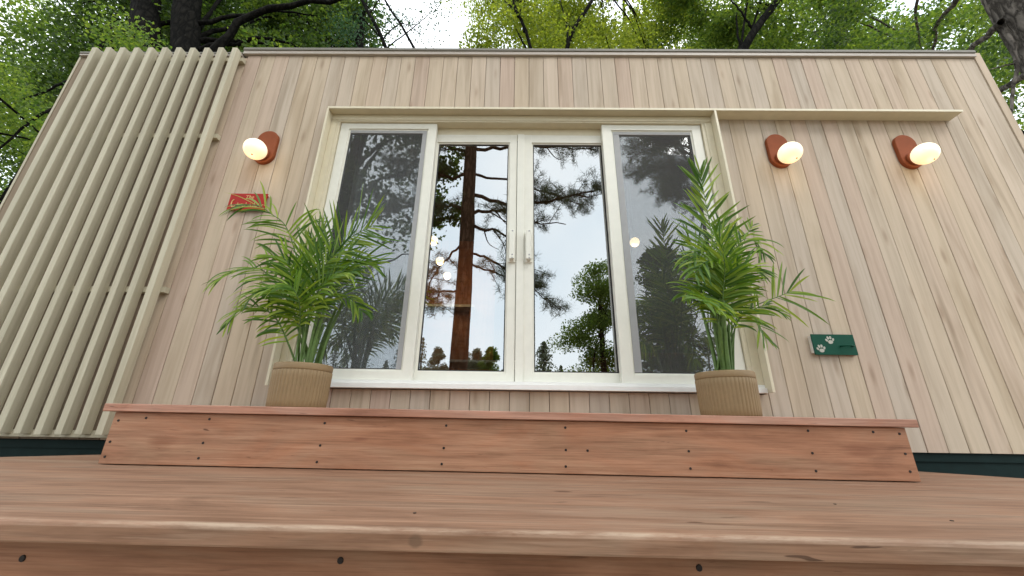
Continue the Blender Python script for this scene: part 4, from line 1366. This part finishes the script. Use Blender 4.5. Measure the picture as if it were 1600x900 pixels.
tr = [(3.35, -11.9, -0.42), (3.3, -11.9, 3), (3.35, -11.9, 6)]
cl = [(3.3 + random.gauss(.1, .6) * (1.25 - (z - 1.5) / 6), -11.9 + random.gauss(0, .5), z, random.uniform(.5, .85), 1.0) for z in np.linspace(1.0, 6.2, 54)]
tree("cedar_tree", "narrow green tree mirrored at the right edge of the right inner pane", tr, [0.14, 0.1, 0.04], limbs_to(tr, cl, 8, .03, .008), cl, 'leaf_mid', 'bark', 0.085, 480, group="trees mirrored in the glass doors")
tr = [(3.6, -6.6, -0.42), (3.6, -6.6, 2), (3.55, -6.6, 4.6)]
cl = [(3.5 + random.gauss(0, .4) * (1.3 - z / 5), -6.5 + random.gauss(0, .35), z, random.uniform(.35, .6), 1.0) for z in np.linspace(0.6, 4.5, 26)] + rnd_clumps(9, (3.2, 5.2), (-7.6, -6), (0.4, 2.4), (.4, .7), (.3, .8))
tree("yew_tree", "dark bushy evergreen mirrored low in the right screened pane", tr, [0.14, 0.1, 0.03], limbs_to(tr, cl, 8, .03, .008), cl, 'leaf_dark', 'bark', 0.09, 420, group="trees mirrored in the glass doors")

def spruce(label, x, y, h, w, n=1800, m='leaf_blue', group="far treeline mirrored in the glass", name="spruce_tree"):
    t = thing(name, label, "tree", (x, y, -0.42), group)
    V, F = tube_arrays([(0, 0, 0), (0, 0, h * 0.5), (0, 0, h * 0.98)], [w * 0.09, w * 0.05, 0.02], 7)
    np_mesh("trunk", V, F, MT['bark'], t)
    f = rng.random(n) ** 0.75
    tier = np.floor(f * 22) / 22
    ff = tier + (f - tier) * 0.75
    a = rng.random(n) * 6.283
    rr = w * (1 - ff) ** 0.85 * np.sqrt(rng.random(n)) * (0.78 + 0.42 * np.sin(a * 5 + tier * 31)) * (0.75 + 0.5 * np.abs(np.sin(tier * 57)))
    C = np.stack([rr * np.cos(a), rr * np.sin(a), h * (0.08 + 0.92 * ff) - rr * 0.22], 1)
    V, F = leaves_arr([(0, 0, 0)], [0.001], [n], 0.26)
    V = (V.reshape(n, 4, 3) + C[:, None, :]).reshape(-1, 3)
    np_mesh("crown", V, F, MT[m], t)
    return t
sp_lab = "far spruce of the mirrored treeline "
def far_tree(label, x, y, h, w, m, n=46):
    tr = [(x, y, -0.42), (x + .1, y, h * .5), (x, y, h * .92)]
    cl = []
    for k in range(n):
        f = random.random() ** 0.8
        r_ = w * (1 - f) ** 0.7
        cl.append((x + random.uniform(-r_, r_), y + random.uniform(-r_, r_), 1.0 + (h - 1.3) * f, random.uniform(.7, 1.15) * (1.1 - .6 * f), 1.0))
    cl.append((x, y, h - .35, .28, .5))
    return tree("far_tree", label, tr, [.22, .14, .03], limbs_to(tr, cl, 4, .06, .02), cl, m, 'bark', 0.20, 210, group="far treeline mirrored in the glass", flat=0.9)
far_tree("far green tree mirrored right of the pine trunk, above the white table", -2.75, -39.9, 8.6, 2.4, 'leaf_mid')
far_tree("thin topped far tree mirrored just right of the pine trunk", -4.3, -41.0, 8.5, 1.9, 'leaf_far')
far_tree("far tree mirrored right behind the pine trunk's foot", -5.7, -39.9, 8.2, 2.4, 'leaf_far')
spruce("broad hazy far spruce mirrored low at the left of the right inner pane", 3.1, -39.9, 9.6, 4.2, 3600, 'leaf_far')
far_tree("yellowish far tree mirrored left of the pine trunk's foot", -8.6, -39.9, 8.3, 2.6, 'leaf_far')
far = []
xs_ = []
for k in range(22):
    x = -26 + k * 2.4 + random.uniform(-.9, .9)
    if -11 < x < 8:
        h_ = random.uniform(6.4, 7.8)
    else:
        h_ = random.uniform(8, 13)
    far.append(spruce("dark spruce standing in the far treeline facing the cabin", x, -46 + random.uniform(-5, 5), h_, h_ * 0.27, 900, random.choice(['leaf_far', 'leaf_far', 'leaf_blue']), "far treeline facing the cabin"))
# low rounded shrub mirrored at the foot of the right inner pane
cl = rnd_clumps(9, (1.1, 2.1), (-12.4, -11.6), (0.6, 1.95), (.3, .5))
tree("shrub", "low dark shrub mirrored at the bottom of the right inner pane", [(1.6, -12, -0.42), (1.6, -12, 0.4), (1.6, -12, 1.0)], [.06, .05, .03], [], cl, 'leaf_dark', 'bark', 0.09, 260, cat="shrub", group="trees mirrored in the glass doors")
